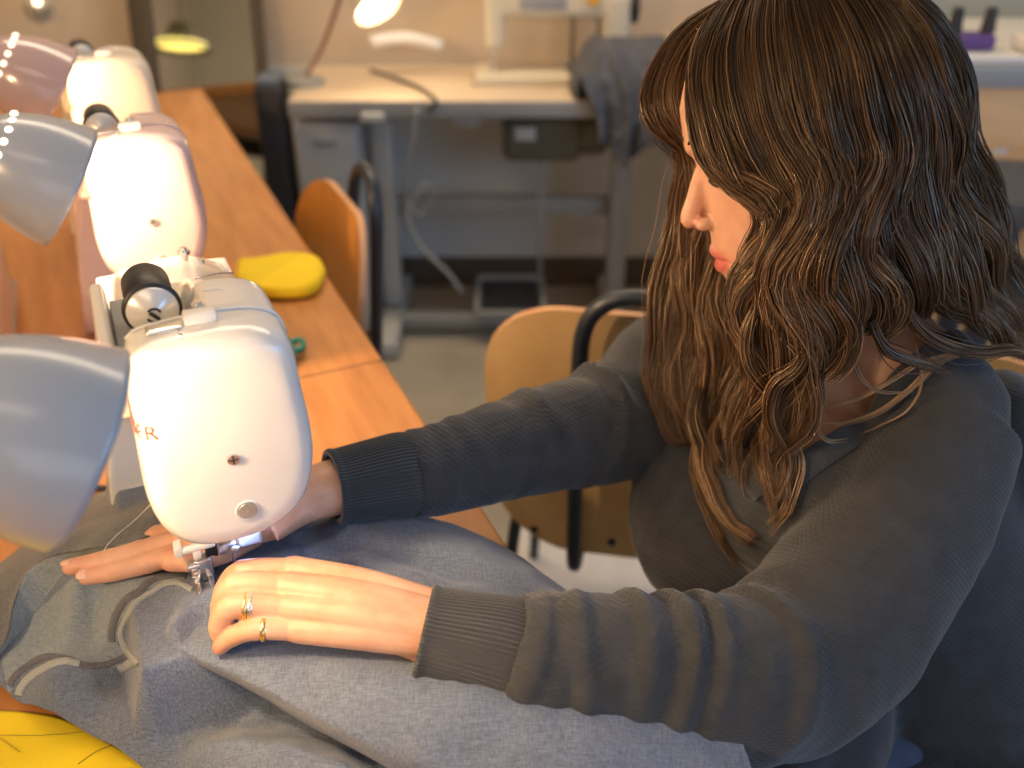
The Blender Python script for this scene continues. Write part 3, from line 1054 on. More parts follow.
# spool holder
pu = mat('purple', (.10, .045, .20), .5)
hp2 = Wz(975, 52, .905)
sh = empty('spool_holder', 'low purple tray on the white cabinet top holding two black cones', 'tray', loc=(hp2[0], hp2[1] + .03, .905))
obj('tray', fuse([rbox(0, 0, .017, .085, .06, .032, .008)], .004, 3), pu, sh)
for k, (px, h_, yy) in enumerate(((952, .050, .02), (985, .050, .02))):
    q = Wy(px, 40, hp2[1] + .03)
    o = obj('thread_cone', lathe([(.0005, 0), (.016, 0), (.012, h_ * .8), (.011, h_), (.0005, h_)], 20), M['black'], None, angle=40)
    o.location = (q[0], hp2[1] + .03, .9385)
    tag(o, ['black thread cone standing at the left side of the purple tray', 'black thread cone standing at the right side of the purple tray'][k], 'thread cone', 'black thread cones on the cabinet')
q = Wy(921, 20, hp2[1] + .03)
o = obj('thread_cone', lathe([(.0005, 0), (.016, 0), (.013, .05), (.012, .065), (.0005, .065)], 20), M['black'], None, angle=40)
o.location = (q[0], hp2[1] + .03, .905)
tag(o, 'black thread cone on the cabinet top just behind her hair', 'thread cone', 'black thread cones on the cabinet')
wm = empty('overlock_machine', 'white machine base at the right end of the cabinet top', 'machine', loc=(hp2[0] + .17, hp2[1] + .0, .905))
obj('base', fuse([rbox(0, 0, .018, .16, .10, .036, .01), rbox(.04, .02, .05, .07, .05, .07, .012)], .005, 3), M['white_plastic'], wm)
obj('knob', rod((-.04, -.05, .02), (-.04, -.062, .02), .010, 16), M['white_top'], wm, angle=40)
# dark bench nearer than the cabinet
db = empty('dark_bench', 'dark grey steel bench edge behind her shoulder', 'bench', loc=(1.22, 1.52, 0), rz=R(-10))
obj('bench_top', rbox(.08, .12, .735, .95, .26, .045, .003), mat('bench_grey', (.055, .062, .07), .45), db, angle=40)
for x in (-.34, .50):
    for y in (.03, .21):
        obj('leg', rbox(x, y, .357, .04, .04, .713, .003), M['dark_metal'], db, angle=40)

# ================================================================== small things on the work table
V = []


def cushion(name, pts_px, z0, h, m, label, cat, seed=1):
    """soft folded cloth block from a pixel outline on the table"""
    P = np.array([Wz(x, y, z0) for x, y in pts_px])
    P2 = catmull(np.vstack([P, P[:1]]), 64)[:-1]
    c = P2.mean(0)
    rings = []
    for k, (s, z) in enumerate(((.90, 0), (.97, .12), (1.0, .35), (1.0, .65), (.96, .88), (.85, 1.0), (.5, 1.04), (.1, 1.05))):
        q = c + (P2 - c) * s
        q[:, 2] = z0 + h * z
        rings.append(q)
    V, F = loft(rings)
    V, F = evaluate((V, F), [('REMESH', dict(mode='VOXEL', voxel_size=.004)), ('SMOOTH', dict(factor=.5, iterations=4))])
    N = vnormals(V, F)
    V = V + N * (vnoise(V * np.array([1, 1, 3.]), 26, seed) * .0028)[:, None]
    V[:, 2] = np.maximum(V[:, 2], z0 + .0003)
    o = obj(name, (V, F), m)
    return tag(o, label, cat)


cushion('folded_cloth', [(238, 270), (262, 268), (300, 264), (320, 268), (326, 280), (318, 295), (296, 301), (262, 301), (250, 299), (238, 290)], TZ, .022, M['yellow_cloth'],
        'thick folded yellow cloth lying behind the white machine', 'cloth')
# teal thread snips
tn = empty('thread_snips', 'teal-handled thread snips on the table beside the white machine', 'snips')
p = Wz(284, 350, TZ + .008)


def rel(px, py, z):
    return Wz(px, py, z)


obj('handle', fuse([sweep([rel(276, 336, .770), rel(283, 340, .772), rel(290, 352, .772), rel(288, 362, .770)], [(.008, .006)] * 4, n=14, rounded=True),
                    sweep([rel(290, 345, .771), rel(297, 340, .771), rel(303, 342, .771), rel(302, 349, .771), rel(296, 350, .771), rel(292, 347, .771)], [.0042] * 6, n=12, steps=30)], .0022, 3), M['teal_plastic'], tn)
obj('blade', join(sweep([rel(289, 343, .769), rel(276, 328, .767), rel(268, 318, .766)], [(.005, .0015), (.004, .0012), (.001, .0006)], n=10), rod(rel(288, 347, .764), rel(288, 347, .776), .003)), mat('rusty', (.22, .12, .08), .4, .6), tn)
# machine cover lying flat behind the grey shade
bx_ = empty('machine_cover', 'pale pink plastic machine cover lying behind the grey lamp shades', 'cover')
bx_.matrix_world = mT @ Matrix.Translation((-.235, .62, TZ))
obj('shell', fuse([rbox(0, 0, .055, .17, .34, .11, .022, 5)], .005, 4), M['pink_plastic'], bx_)
obj('rim', rbox(0, 0, .026, .1735, .3435, .006, .002), M['screen_grey'], bx_, angle=40)
cc = [Wz(106, 489, TZ + .0045), Wz(92, 487, TZ + .0045), Wz(70, 486, TZ + .0045), Wz(30, 476, TZ + .0045), Wz(-30, 440, TZ + .0045)]
tag(obj('mains_lead', sweep(cc, [.0035] * 5, n=8, steps=40), M['black']), 'thin black mains lead lying between lamp and white machine', 'cord')
# ================================================================== the woman
def skin_material():
    m = mat('skin', (.62, .36, .24), .46, Subsurface_Weight=.12, Subsurface_Scale=.01)
    nt, N, L, b = nodes(m)
    b.inputs['Subsurface Radius'].default_value = (1.0, .35, .2)
    t = tex_noise(m, 38, 4)
    r = ramp(m, t.outputs['Fac'], [(.30, (.56, .29, .18)), (.62, (.66, .39, .26))])
    at = N.new('ShaderNodeAttribute')
    at.attribute_name = 'tint'
    mx = N.new('ShaderNodeMix')
    mx.data_type = 'RGBA'
    L.new(at.outputs['Fac'], mx.inputs[0])
    L.new(r.outputs['Color'], mx.inputs[6])
    mx.inputs[7].default_value = (.50, .13, .11, 1)
    L.new(mx.outputs[2], b.inputs['Base Color'])
    t2 = tex_noise(m, 420, 3)
    add_bump(m, t2.outputs['Fac'], .25, .0006)
    return m


M['skin'] = skin_material()


def knit_material():
    m = mat('knit', (.024, .027, .031), .92, Sheen_Weight=.35, Sheen_Roughness=.5)
    nt, N, L, b = nodes(m)
    b.inputs['Sheen Tint'].default_value = (.55, .58, .62, 1)
    t = tex_noise(m, 60, 3)
    r = ramp(m, t.outputs['Fac'], [(.3, (.019, .0215, .025)), (.7, (.030, .033, .037))])
    L.new(r.outputs['Color'], b.inputs['Base Color'])
    tc = N.new('ShaderNodeTexCoord')
    w1 = N.new('ShaderNodeTexWave')
    w1.bands_direction = 'Z'
    w1.inputs['Scale'].default_value = 120
    w1.inputs['Distortion'].default_value = .6
    w2 = N.new('ShaderNodeTexWave')
    w2.bands_direction = 'DIAGONAL'
    w2.inputs['Scale'].default_value = 90
    w2.inputs['Distortion'].default_value = .6
    L.new(tc.outputs['Object'], w1.inputs['Vector'])
    L.new(tc.outputs['Object'], w2.inputs['Vector'])
    ad = N.new('ShaderNodeMath')
    ad.operation = 'MULTIPLY'
    L.new(w1.outputs['Fac'], ad.inputs[0])
    L.new(w2.outputs['Fac'], ad.inputs[1])
    add_bump(m, ad.outputs['Value'], .45, .0012)
    return m


M['knit'] = knit_material()
M['rib'] = mat('rib', (.026, .029, .032), .92, Sheen_Weight=.35, Sheen_Roughness=.5)
M['denim'] = noisy('denim', (.03, .045, .08), (.04, .06, .10), .9, 60, bump=.2)

HV = norm((-.27, .22, .94))
HF = np.array((-1, .08, 0.))
HF = norm(HF - HV * np.dot(HF, HV))
HS = np.cross(HV, HF)
HC = W(804, 142, .75)


def HL(f, s, v):
    return HC + f * HF + s * HS + v * HV


def HLv(P):
    P = np.asarray(P, float)
    return HC + P[:, :1] * HF + P[:, 1:2] * HS + P[:, 2:3] * HV


# --- head in local (f, s, v)
prof = [(-.135, .050, .012, .020), (-.128, .070, .005, .030), (-.118, .0815, -.005, .040), (-.108, .0835, -.012, .047), (-.096, .0800, -.025, .053), (-.084, .0835, -.040, .058),
        (-.070, .0865, -.058, .062), (-.055, .0855, -.072, .066), (-.040, .0840, -.082, .069), (-.020, .0830, -.092, .072), (.000, .0830, -.099, .0745), (.015, .0875, -.103, .0755),
        (.030, .0905, -.105, .076), (.050, .0885, -.103, .075), (.070, .0800, -.095, .070), (.088, .0640, -.080, .060), (.102, .0430, -.058, .045), (.112, .0200, -.032, .027), (.117, -.0, -.012, .010)]
th = np.linspace(0, 2 * math.pi, 72, endpoint=False)
rings = []
for v, ff, fb, hw in prof:
    mid = (ff + fb) / 2 * .55 + fb * .0 + (-.005)
    ct, st_ = np.cos(th), np.sin(th)
    pw = 1.0 if v > 0 else 1.0
    f = np.where(ct > 0, mid + (ff - mid) * np.abs(ct) ** .92, mid + (mid - fb) * ct)
    s = hw * np.sign(st_) * np.abs(st_) ** np.where(ct > 0, 1.05, .9)
    rings.append(np.stack([f, s, np.full(72, v)], 1))
hd = loft(rings)
hd = (hd[0], [tuple(reversed(x)) for x in hd[1]])
nose = sweep([(.077, 0, .004), (.0845, 0, -.010), (.0915, 0, -.024), (.0985, 0, -.035)], [(.0060, .007), (.0065, .008), (.0072, .0085), (.0080, .0082)], n=16, rounded=True, up=(1, 0, 0))
parts = [hd, nose, ball((.0985, 0, -.0365), .0082), ball((.0885, .0105, -.0415), (.0085, .0058, .0060)), ball((.0885, -.0105, -.0415), (.0085, .0058, .0060)),
         ball((.089, 0, -.0425), (.008, .005, .006)),
         sweep([(.069, .025, -.0735), (.0805, .013, -.0690), (.0845, 0, -.0670), (.0805, -.013, -.0690), (.069, -.025, -.0735)], [.003, .0045, .0050, .0045, .003], n=12, rounded=True),
         sweep([(.069, .024, -.0755), (.0790, .012, -.0790), (.0825, 0, -.0805), (.0790, -.012, -.0790), (.069, -.024, -.0755)], [.003, .0048, .0056, .0048, .003], n=12, rounded=True),
         ball((.066, 0, -.114), (.019, .020, .014)),
         sweep([(.050, .050, .020), (.072, .040, .026), (.0835, .018, .022), (.085, 0, .018), (.0835, -.018, .022), (.072, -.040, .026), (.050, -.050, .020)], [.006] * 7, n=12, rounded=True)]
for sg in (-1, 1):
    parts.append(ball((.042, sg * .034, -.035), (.026, .026, .028)))
    # upper lid, lowered over the eye
    parts.append(ball((.066, sg * .031, -.003), (.0125, .0145, .0125)))
    # ear
    parts.append(fuse([sweep([(-.004, sg * .074, -.030), (-.014, sg * .082, -.008), (-.012, sg * .083, .014), (.002, sg * .080, .018), (.008, sg * .076, .004)], [(.0045, .007), (.004, .006), (.004, .006), (.004, .005), (.004, .005)], n=10, rounded=True),
                       ball((-.004, sg * .076, -.028), (.007, .005, .009)), ball((-.003, sg * .074, -.006), (.011, .005, .018))], .002, 2))
V, F = fuse(parts, .0020, 4, .5)
# eye sockets beside the nose bridge, philtrum, mouth line
dsp = np.zeros(len(V))
for sg in (-1, 1):
    dsp -= .0045 * np.exp(-(((V[:, 0] - .078) / .020) ** 2 + ((V[:, 1] - sg * .019) / .008) ** 2 + ((V[:, 2] - .004) / .010) ** 2))
lm = np.exp(-((V[:, 2] + .0738 - .0 * V[:, 1] ** 2) / .0016) ** 2) * (np.abs(V[:, 1]) < .026) * (V[:, 0] > .06)
V[:, 0] += dsp - lm * .0025
tint_h = np.clip(1.25 * np.exp(-(((V[:, 2] + .0745) / .0105) ** 4 + (V[:, 1] / .026) ** 4)) * (V[:, 0] > .062), 0, 1)
tint_h += .22 * np.exp(-(((V[:, 2] + .040) / .012) ** 2 + (V[:, 1] / .014) ** 2)) * (V[:, 0] > .09)
for sg in (-1, 1):
    tint_h += .16 * np.exp(-(((V[:, 2] + .035) / .020) ** 2 + ((V[:, 1] - sg * .045) / .018) ** 2)) * (V[:, 0] > .0)
head = (HLv(V), F)

# --- torso frame
FD = norm((-.83, -.55, 0))
RD = norm((-.55, .83, 0))
UZ = np.array((0, 0, 1.))
NK = np.array((.290, .790, 0.))
LS, RS = np.array((.357, .662, .918)), np.array((.205, .90, .875))
TP = [(.425, .725, .44), (.42, .735, .54), (.385, .765, .67), (.330, .785, .77), (.292, .788, .85), (.286, .785, .905), (.292, .792, .945)]


def torso(k, kb):
    t = sweep(TP, [(.175 * k, .135 * k), (.195 * k, .15 * k), (.18 * k, .145 * k), (.178 * k, .14 * k), (.172 * k, .130 * k), (.140 * k, .098 * k), (.085 * k, .065 * k)], n=48, steps=40, up=FD)
    ps = [t]
    for sg, zz in ((1, .845), (-1, .835)):
        ps.append(ball(NK + FD * .085 * kb + RD * sg * .078 + UZ * zz, np.array((.082, .082, .085)) * kb, 24, 16))
    ps.append(sweep([LS, (.325, .722, .940), (.292, .792, .950), (.245, .845, .925), RS], [.052 * k, .052 * k, .056 * k, .052 * k, .052 * k], n=20, steps=24, rounded=True))
    return ps


neck = sweep([HL(-.030, 0, -.040), HL(-.036, 0, -.085), (.275, .782, 1.01), (.288, .790, .96), (.292, .792, .90)], [(.048, .050), (.047, .048), (.049, .050), (.058, .056), (.072, .058)], n=32, steps=30, up=HF)
traps = [sweep([(.290, .785, 1.005), (.315, .742, .965), (.345, .690, .935)], [.034, .036, .034], n=16, steps=14, rounded=True),
         sweep([(.285, .80, 1.0), (.245, .85, .950), (.215, .885, .90)], [.034, .036, .034], n=16, steps=14, rounded=True),
         # collar bones
         sweep([(.258, .742, .925), (.295, .700, .935), (.335, .665, .935)], [.008, .009, .009], n=10, steps=12, rounded=True)]
chest = fuse(torso(.945, .93) + [neck] + traps, .0045, 6, .5)


# --- hands
def hand(wrist, mcps, fingers, thumb, radf, palm_r=.0125, side='l'):
    """all arguments as (px, py, z) joints"""
    P = []
    w = [Wz(*q) for q in wrist]
    for m_, wk, r in zip(mcps, w, (palm_r, palm_r * 1.04, palm_r, palm_r * .92)):
        a = Wz(*m_)
        mid = (a + wk) / 2 + UZ * .002
        P.append(sweep([wk, mid, a], [r * 1.05, r * 1.08, r * .88], n=16, steps=12, rounded=True))
    for m_, fg, r in zip(mcps, fingers, radf):
        pts = [Wz(*m_)] + [Wz(*q) for q in fg]
        rr = [r * 1.15, r * 1.10, r * .98, r * .80]
        # knuckle bulges
        P.append(sweep(pts, rr[:len(pts)], n=16, steps=26, rounded=True))
        P.append(ball(pts[1], r * 1.16))
        P.append(ball(pts[2], r * 1.02))
    t = [Wz(*q) for q in thumb]
    P.append(sweep(t, [.0150, .0125, .0105, .0092][:len(t)], n=16, steps=24, rounded=True))
    return P


# her left hand: back of the hand up, fingers bent over the cloth
LW = [(432, 606, .872), (432, 616, .873), (432, 630, .870), (432, 642, .864)]
LM = [(293, 570, .884), (286, 587, .886), (287, 607, .880), (296, 629, .870)]
LFg = [[(243, 572, .886), (225, 590, .868), (220, 606, .853)],
       [(236, 585, .889), (222, 606, .872), (223, 622, .855)],
       [(233, 606, .884), (220, 625, .868), (223, 640, .854)],
       [(255, 629, .873), (232, 637, .863), (220, 647, .853)]]
LT = [(395, 598, .858), (335, 585, .858), (285, 583, .850), (248, 590, .846)]
lh = hand(LW, LM, LFg, LT, (.0078, .0082, .0080, .0070), .0118)
lfore = sweep([W(505, 655, .668), W(452, 640, .6655), W(410, 622, .6645), Wz(370, 611, .869)], [(.029, .024), (.0265, .0195), (.0285, .0165), (.032, .0125)], n=28, steps=20, up=(0, 0, 1))
lhand = fuse(lh + [lfore], .00105, 3, .5)
# her right hand: flat, pointing along the seam behind the needle
RW = [(278, 523, .868), (276, 514, .870), (276, 506, .869), (278, 498, .866)]
RM = [(190, 549, .861), (186, 539, .864), (188, 530, .862), (195, 522, .857)]
RFg = [[(148, 562, .857), (115, 571, .854), (87, 577, .852)],
       [(140, 552, .860), (104, 561, .857), (71, 567, .854)],
       [(158, 536, .860), (150, 546, .848), (168, 552, .842)],
       [(165, 527, .856), (160, 536, .845), (176, 543, .840)]]
RT = [(250, 530, .858), (222, 548, .858), (193, 558, .860), (172, 560, .860)]
rh = hand(RW, RM, RFg, RT, (.0080, .0082, .0078, .0068), .0118)
rfore = sweep([W(392, 476, .793), W(335, 487, .774), Wz(300, 498, .871), Wz(262, 517, .866)], [(.029, .025), (.0265, .021), (.027, .018), (.033, .0125)], n=28, steps=20)
rhand = fuse(rh + [rfore], .00105, 3, .5)

VF = join(head, chest, lhand, rhand)
per = empty('person', 'woman with long wavy brown hair and dark sweater, leaning over a sewing machine', 'person')
body = obj('body', VF, M['skin'], per)
tn_ = np.zeros(len(VF[0]))
tn_[:len(tint_h)] = np.clip(tint_h, 0, 1)
# redder knuckles and fingertips
o0 = len(head[0]) + len(chest[0])
for pts, amt, sg in (([Wz(*q[2]) for q in LFg], .30, .010), ([Wz(*q) for q in LM], .10, .010), ([Wz(*q[2]) for q in RFg], .32, .012), ([Wz(*RT[3])], .3, .012), ([Wz(*q[0]) for q in LFg], .12, .009)):
    for p in pts:
        d2 = ((VF[0][o0:] - p) ** 2).sum(1)
        tn_[o0:] += amt * np.exp(-d2 / sg ** 2)
at = body.data.attributes.new('tint', 'FLOAT', 'POINT')
at.data.foreach_set('value', np.clip(tn_, 0, 1).astype(np.float32))
hand_bvh = BVHTree.FromPolygons([tuple(v) for v in join(lhand, rhand)[0]], join(lhand, rhand)[1])

# brows, lashes and the thin strip of eye between the lids
M['brow_hair'] = mat('brow_hair', (.05, .028, .015), .7)
hb = BVHTree.FromPolygons([tuple(v) for v in head[0]], head[1])
for sg in (-1, 1):
    pts = []
    for t in np.linspace(0, 1, 8):
        p0 = HL(.16, sg * (.020 + .030 * t), .024 + .006 * math.sin(math.pi * t * .9) - .002 * t)
        h = hb.ray_cast(Vector(p0), Vector(-HF))
        pts.append(np.array(h[0]) + HF * .0002)
    obj('eyebrow', sweep(pts, [(.0014, .0008)] + [(.0028, .001)] * 6 + [(.0008, .0005)], n=8, steps=20), M['brow_hair'], per)
    pts = []
    for t in np.linspace(0, 1, 8):
        p0 = HL(.16, sg * (.018 + .026 * t), -.0075 - .0035 * math.sin(math.pi * t))
        h = hb.ray_cast(Vector(p0), Vector(-HF))
        pts.append(np.array(h[0]) + HF * .0003)
    obj('eyelashes', sweep(pts, [(.0010, .0012)] * 8, n=6, steps=16), M['brow_hair'], per)

# fingernails
M['nail'] = mat('nail', (.70, .45, .38), .25, Coat_Weight=.4)


def nail(joint, tip, up, r):
    a, b = Wz(*joint), Wz(*tip)
    ax_ = norm(b - a)
    u = norm(np.array(up) - ax_ * np.dot(up, ax_))
    sd = np.cross(ax_, u)
    V, F = ball((0, 0, 0), (r * .95, r * .72, r * .34), 16, 10)
    c = b + u * r * .62 + ax_ * r * .15
    obj('fingernail', (V @ np.stack([ax_, sd, u]) + c, F), M['nail'], per)


nail(RFg[0][1], RFg[0][2], (0, -.25, 1), .0066)
nail(RFg[1][1], RFg[1][2], (0, .3, 1), .0066)
nail(RT[2], RT[3], (0, -.6, 1), .0072)


# --- rings
def ring(a, b, t, r, m, n_, w, name='ring', gem=None):
    a, b = Wz(*a), Wz(*b)
    ax_ = norm(b - a)
    c = a + (b - a) * t
    u = norm(np.cross(ax_, (0, 0, 1)))
    v = np.cross(u, ax_)
    th = np.linspace(0, 2 * math.pi, 49)
    P = np.array([c + u * math.cos(x) * r + v * math.sin(x) * r for x in th])
    o = obj(name, sweep(P, [(.0009, w)] * 49, n=8, steps=49, up=ax_, cap=False), m, per)
    if gem:
        g = []
        for x in np.linspace(.6, 2.6, 9):
            g.append(ball(c + u * math.cos(x) * (r + .0006) + v * math.sin(x) * (r + .0006), .0011, 8, 6))
        go_ = obj('stone', join(*g), M['silver'], o)
        go_['kind'] = 'stuff'
    return o


r1 = ring(LM[2], LFg[2][0], .66, .0092, M['silver'], 48, .0020, gem=True)
r1['label'] = 'silver ring set with small stones'
r2 = ring(LM[2], LFg[2][0], .76, .0092, M['gold'], 48, .0016)
r2['label'] = 'thin gold band beside the stone ring'
r3 = ring(LM[3], LFg[3][0], .78, .0080, M['gold'], 48, .0022)
r3['label'] = 'gold ring on the little finger'

# --- sweater
LSLV = [W(950, 425, .790), W(915, 500, .772), W(862, 585, .745), W(800, 655, .712), W(742, 678, .690), W(670, 676, .682), W(600, 672, .676), (W(535, 664, .668)), W(508, 656, .665)]
LRAD = [.058, .064, .066, .064, .060, .056, .052, .046, .042]
RSLV = [np.array(RS), W(662, 392, .960), W(610, 422, .915), W(560, 434, .880), W(500, 450, .845), W(440, 468, .812), W(405, 474, .797)]
RRAD = [.056, .064, .058, .051, .044, .0385, .036]


def bump1(x, c, w):
    return np.exp(-((x - c) / w) ** 2)


def wr_left(t, th):
    """soft folds round the near sleeve; t runs shoulder to cuff"""
    k = np.ones(len(th))
    for c, w, a, ph, tw in ((.60, .012, .10, 1.2, .03), (.655, .011, .12, 1.5, .04), (.72, .012, .10, 1.1, .03), (.79, .013, .12, 1.4, -.03), (.86, .014, .09, 1.0, .02), (.93, .018, .11, 1.3, .0),
                            (.30, .02, .07, -1.5, .05), (.40, .02, .08, -1.2, .06), (.50, .015, .09, 1.6, .05)):
        k += a * bump1(t + tw * np.sin(th), c, w) * (.55 + .45 * np.cos(th - ph))
        k -= a * .6 * bump1(t + tw * np.sin(th), c + .028, w * 1.1) * (.55 + .45 * np.cos(th - ph))
    return k


def wr_right(t, th):
    k = np.ones(len(th))
    for c, w, a, ph, tw in ((.22, .02, .09, 1.5, .06), (.33, .02, .11, 1.2, -.06), (.44, .018, .11, 1.7, .05), (.54, .016, .09, 1.3, -.05), (.64, .016, .08, 1.5, .04), (.75, .014, .07, 1.2, -.03), (.86, .015, .07, 1.4, .02), (.95, .015, .06, 1.4, .0)):
        k += a * bump1(t + tw * np.sin(th), c, w) * (.6 + .4 * np.cos(th - ph))
        k -= a * .5 * bump1(t + tw * np.sin(th), c + .03, w * 1.2) * (.6 + .4 * np.cos(th - ph))
    return k


sl = sweep(LSLV, LRAD, n=64, steps=150, fn=wr_left)
sr = sweep(RSLV, RRAD, n=64, steps=130, fn=wr_right)
hem = sweep([(.415, .71, .46), (.41, .715, .50), (.40, .73, .56)], [(.215, .185), (.22, .19), (.205, .175)], n=48, steps=10, up=FD)
extra = [ball((.27, .63, .60), (.10, .10, .10), 24, 16), ball((.150, .775, .80), (.035, .045, .075)), ball((.445, .72, .77), (.06, .08, .15)),
         ball(NK + FD * .10 + UZ * .76, (.095, .105, .10), 24, 16)]
V, F = fuse(torso(1.04, 1.06) + [sl, sr, hem] + extra, .0042, 5, .5)
N = vnormals(V, F)
# broad drape folds
q = V - NK
lat, fr = q @ RD, q @ FD
amp = np.clip((.93 - V[:, 2]) / .12, 0, 1)
ang = np.arctan2(lat, fr)
fold = .55 * vnoise(np.stack([ang * 2.6 + V[:, 2] * 3, V[:, 2] * 3.2 - ang * .6, lat * 0], 1), 1.0, 11) + .45 * vnoise(np.stack([ang * 6 + V[:, 2] * 6, V[:, 2] * 5, lat * 0], 1), 1.0, 12)
V = V + N * (fold * .011 * amp)[:, None]
V = V + N * (vnoise(V, 45, 4) * .0012)[:, None]
sbvh = BVHTree.FromPolygons([tuple(v) for v in V], F)
ZV, ZT = .872, .962


def vw(z):
    return .100 * np.clip((z - ZV) / (ZT - ZV), 0, 1.1) ** .95


def vl(z):
    return -.030 - .072 * np.clip((ZT - z) / (ZT - ZV), 0, 1)


def vcut(p):
    q = p - NK
    l, f, z = q @ RD, q @ FD, p[:, 2]
    w = vw(z)
    l0 = vl(z)
    return ((f > .012) & (f < .2) & (z > ZV) & (np.abs(l - l0) < w)) | ((((l + .029) / .100) ** 2 + ((f + .0) / .080) ** 2 < 1) & (z > .88))


Fa = [f for f in F]
cen = np.array([V[list(f)].mean(0) for f in Fa])
keep = ~vcut(cen)
Fk = [f for f, k in zip(Fa, keep) if k]
used = np.unique(np.concatenate([np.array(f) for f in Fk]))
rem = -np.ones(len(V), int)
rem[used] = np.arange(len(used))
sweater = obj('sweater', (V[used], [tuple(rem[list(f)]) for f in Fk]), M['knit'], per)


# collar band
def col_pts():
    P = []

    def front(l_sign, z):
        w = float(vw(z))
        l0 = float(vl(z))
        l = l0 + l_sign * w
        o = NK + RD * l + FD * .215 + UZ * z
        h = sbvh.ray_cast(Vector(o), Vector(-FD))
        return np.array(h[0]) if h[0] is not None else None
    zs = np.linspace(ZV - .001, .925, 12)
    left = [front(-1, max(z, ZV + .0005)) for z in zs]
    right = [front(1, max(z, ZV + .0005)) for z in zs]
    back = []
    for a in np.linspace(-78, -282, 20):
        # from her left side round the back to her right side
        l, f = math.sin(R(a)) * .100 - .029, math.cos(R(a)) * .080
        o = NK + RD * l + FD * f + UZ * 1.3
        h = sbvh.ray_cast(Vector(o), Vector((0, 0, -1)))
        back.append(np.array(h[0]) if h[0] is not None else None)
    P = [p for p in left if p is not None] + [p for p in back if p is not None] + [p for p in right[::-1] if p is not None]
    return np.array(P)


cp = col_pts()
for _ in range(3):
    cp[1:-1] = cp[1:-1] * .5 + (cp[:-2] + cp[2:]) * .25
CP = catmull(cp, 360)
for i_ in range(len(CP)):
    h = sbvh.find_nearest(Vector(CP[i_]))
    CP[i_] = np.array(h[0]) + np.array(h[1]) * .0008
for _ in range(6):
    CP[1:-1] = CP[1:-1] * .5 + (CP[:-2] + CP[2:]) * .25
# ribbed band: outward direction from the nearest surface normal
rings = []
Tn = np.gradient(CP, axis=0)
Tn /= np.linalg.norm(Tn, axis=1)[:, None]
nrm_ = []
for p in CP:
    h = sbvh.find_nearest(Vector(p))
    nrm_.append(np.array(h[1]))
nrm_ = np.array(nrm_)
for _ in range(25):
    nrm_[1:-1] = nrm_[1:-1] * .5 + (nrm_[:-2] + nrm_[2:]) * .25
arc = np.concatenate([[0], np.cumsum(np.linalg.norm(np.diff(CP, axis=0), axis=1))])
cpc = CP.mean(0)
for i, p in enumerate(CP):
    n_ = norm(nrm_[i] - Tn[i] * (nrm_[i] @ Tn[i]))
    sd = np.cross(Tn[i], n_)
    if i == 0:
        sg_ = 1.0 if sd @ (cpc - p) > 0 else -1.0
    sd = sd * sg_
    rb = .0006 * math.sin(arc[i] * 2 * math.pi / .0034)
    prof_ = [(-.013, -.004), (-.013, .0012 + rb), (-.006, .0030 + rb), (.003, .0034 + rb), (.0075, .0022), (.008, -.001), (.004, -.0045), (-.005, -.006)]
    rings.append(np.array([p + sd * a + n_ * b for a, b in prof_]))
obj('collar', loft(rings), M['rib'], sweater)


def cuff(P, rad, name, flip=1, n=420, ribs=70):
    V_, F_ = sweep(P, rad, n=n, steps=50, fn=lambda t, th: 1 + .020 * np.sin(ribs * th) + .012 * math.sin(9 * t) * np.sin(2 * th + 1) + (0.05 * math.exp(-((t - .97) / .03) ** 2)), cap=False)
    # inner wall
    V2, F2 = sweep(P, [(r[0] - .003, r[1] - .003) for r in rad], n=n, steps=50, cap=False)
    F2 = [tuple(reversed(f)) for f in F2]
    A = join((V_, F_), (V2, F2))
    m_ = len(V_)
    e = [(m_ - n + j, m_ - n + (j + 1) % n, 2 * m_ - n + (j + 1) % n, 2 * m_ - n + j) for j in range(n)]
    A[1].extend(e)
    return obj(name, A, M['rib'], sweater)


cuff([W(520, 660, .667), W(500, 654, .6655), W(460, 644, .664), W(421, 635, .663)], [(.0395, .039), (.0405, .040), (.037, .036), (.0345, .0325)], 'cuff')
cuff([W(412, 473, .800), W(398, 475, .795), W(365, 481, .784), W(332, 487, .772)], [(.0345, .034), (.0355, .035), (.033, .032), (.0305, .0285)], 'cuff')
# camisole strap on the near shoulder
sp_ = []
for px, py in ((930, 352), (950, 341), (975, 334), (1004, 338), (1020, 345)):
    o = Vector((0, 0, CZ))
    d = (Vector(W(px, py, 1)) - o).normalized()
    cb_ = BVHTree.FromPolygons([tuple(v) for v in chest[0]], chest[1]) if not sp_ else cb_
    h = cb_.ray_cast(o, d)
    if h[0] is not None:
        sp_.append(np.array(h[0]) + np.array(h[1]) * .0008)
if len(sp_) > 1:
    M['strap'] = mat('strap', (.62, .60, .57), .7)
    obj('camisole_strap', sweep(sp_, [(.0035, .0012)] * len(sp_), n=8, steps=20), M['strap'], per)

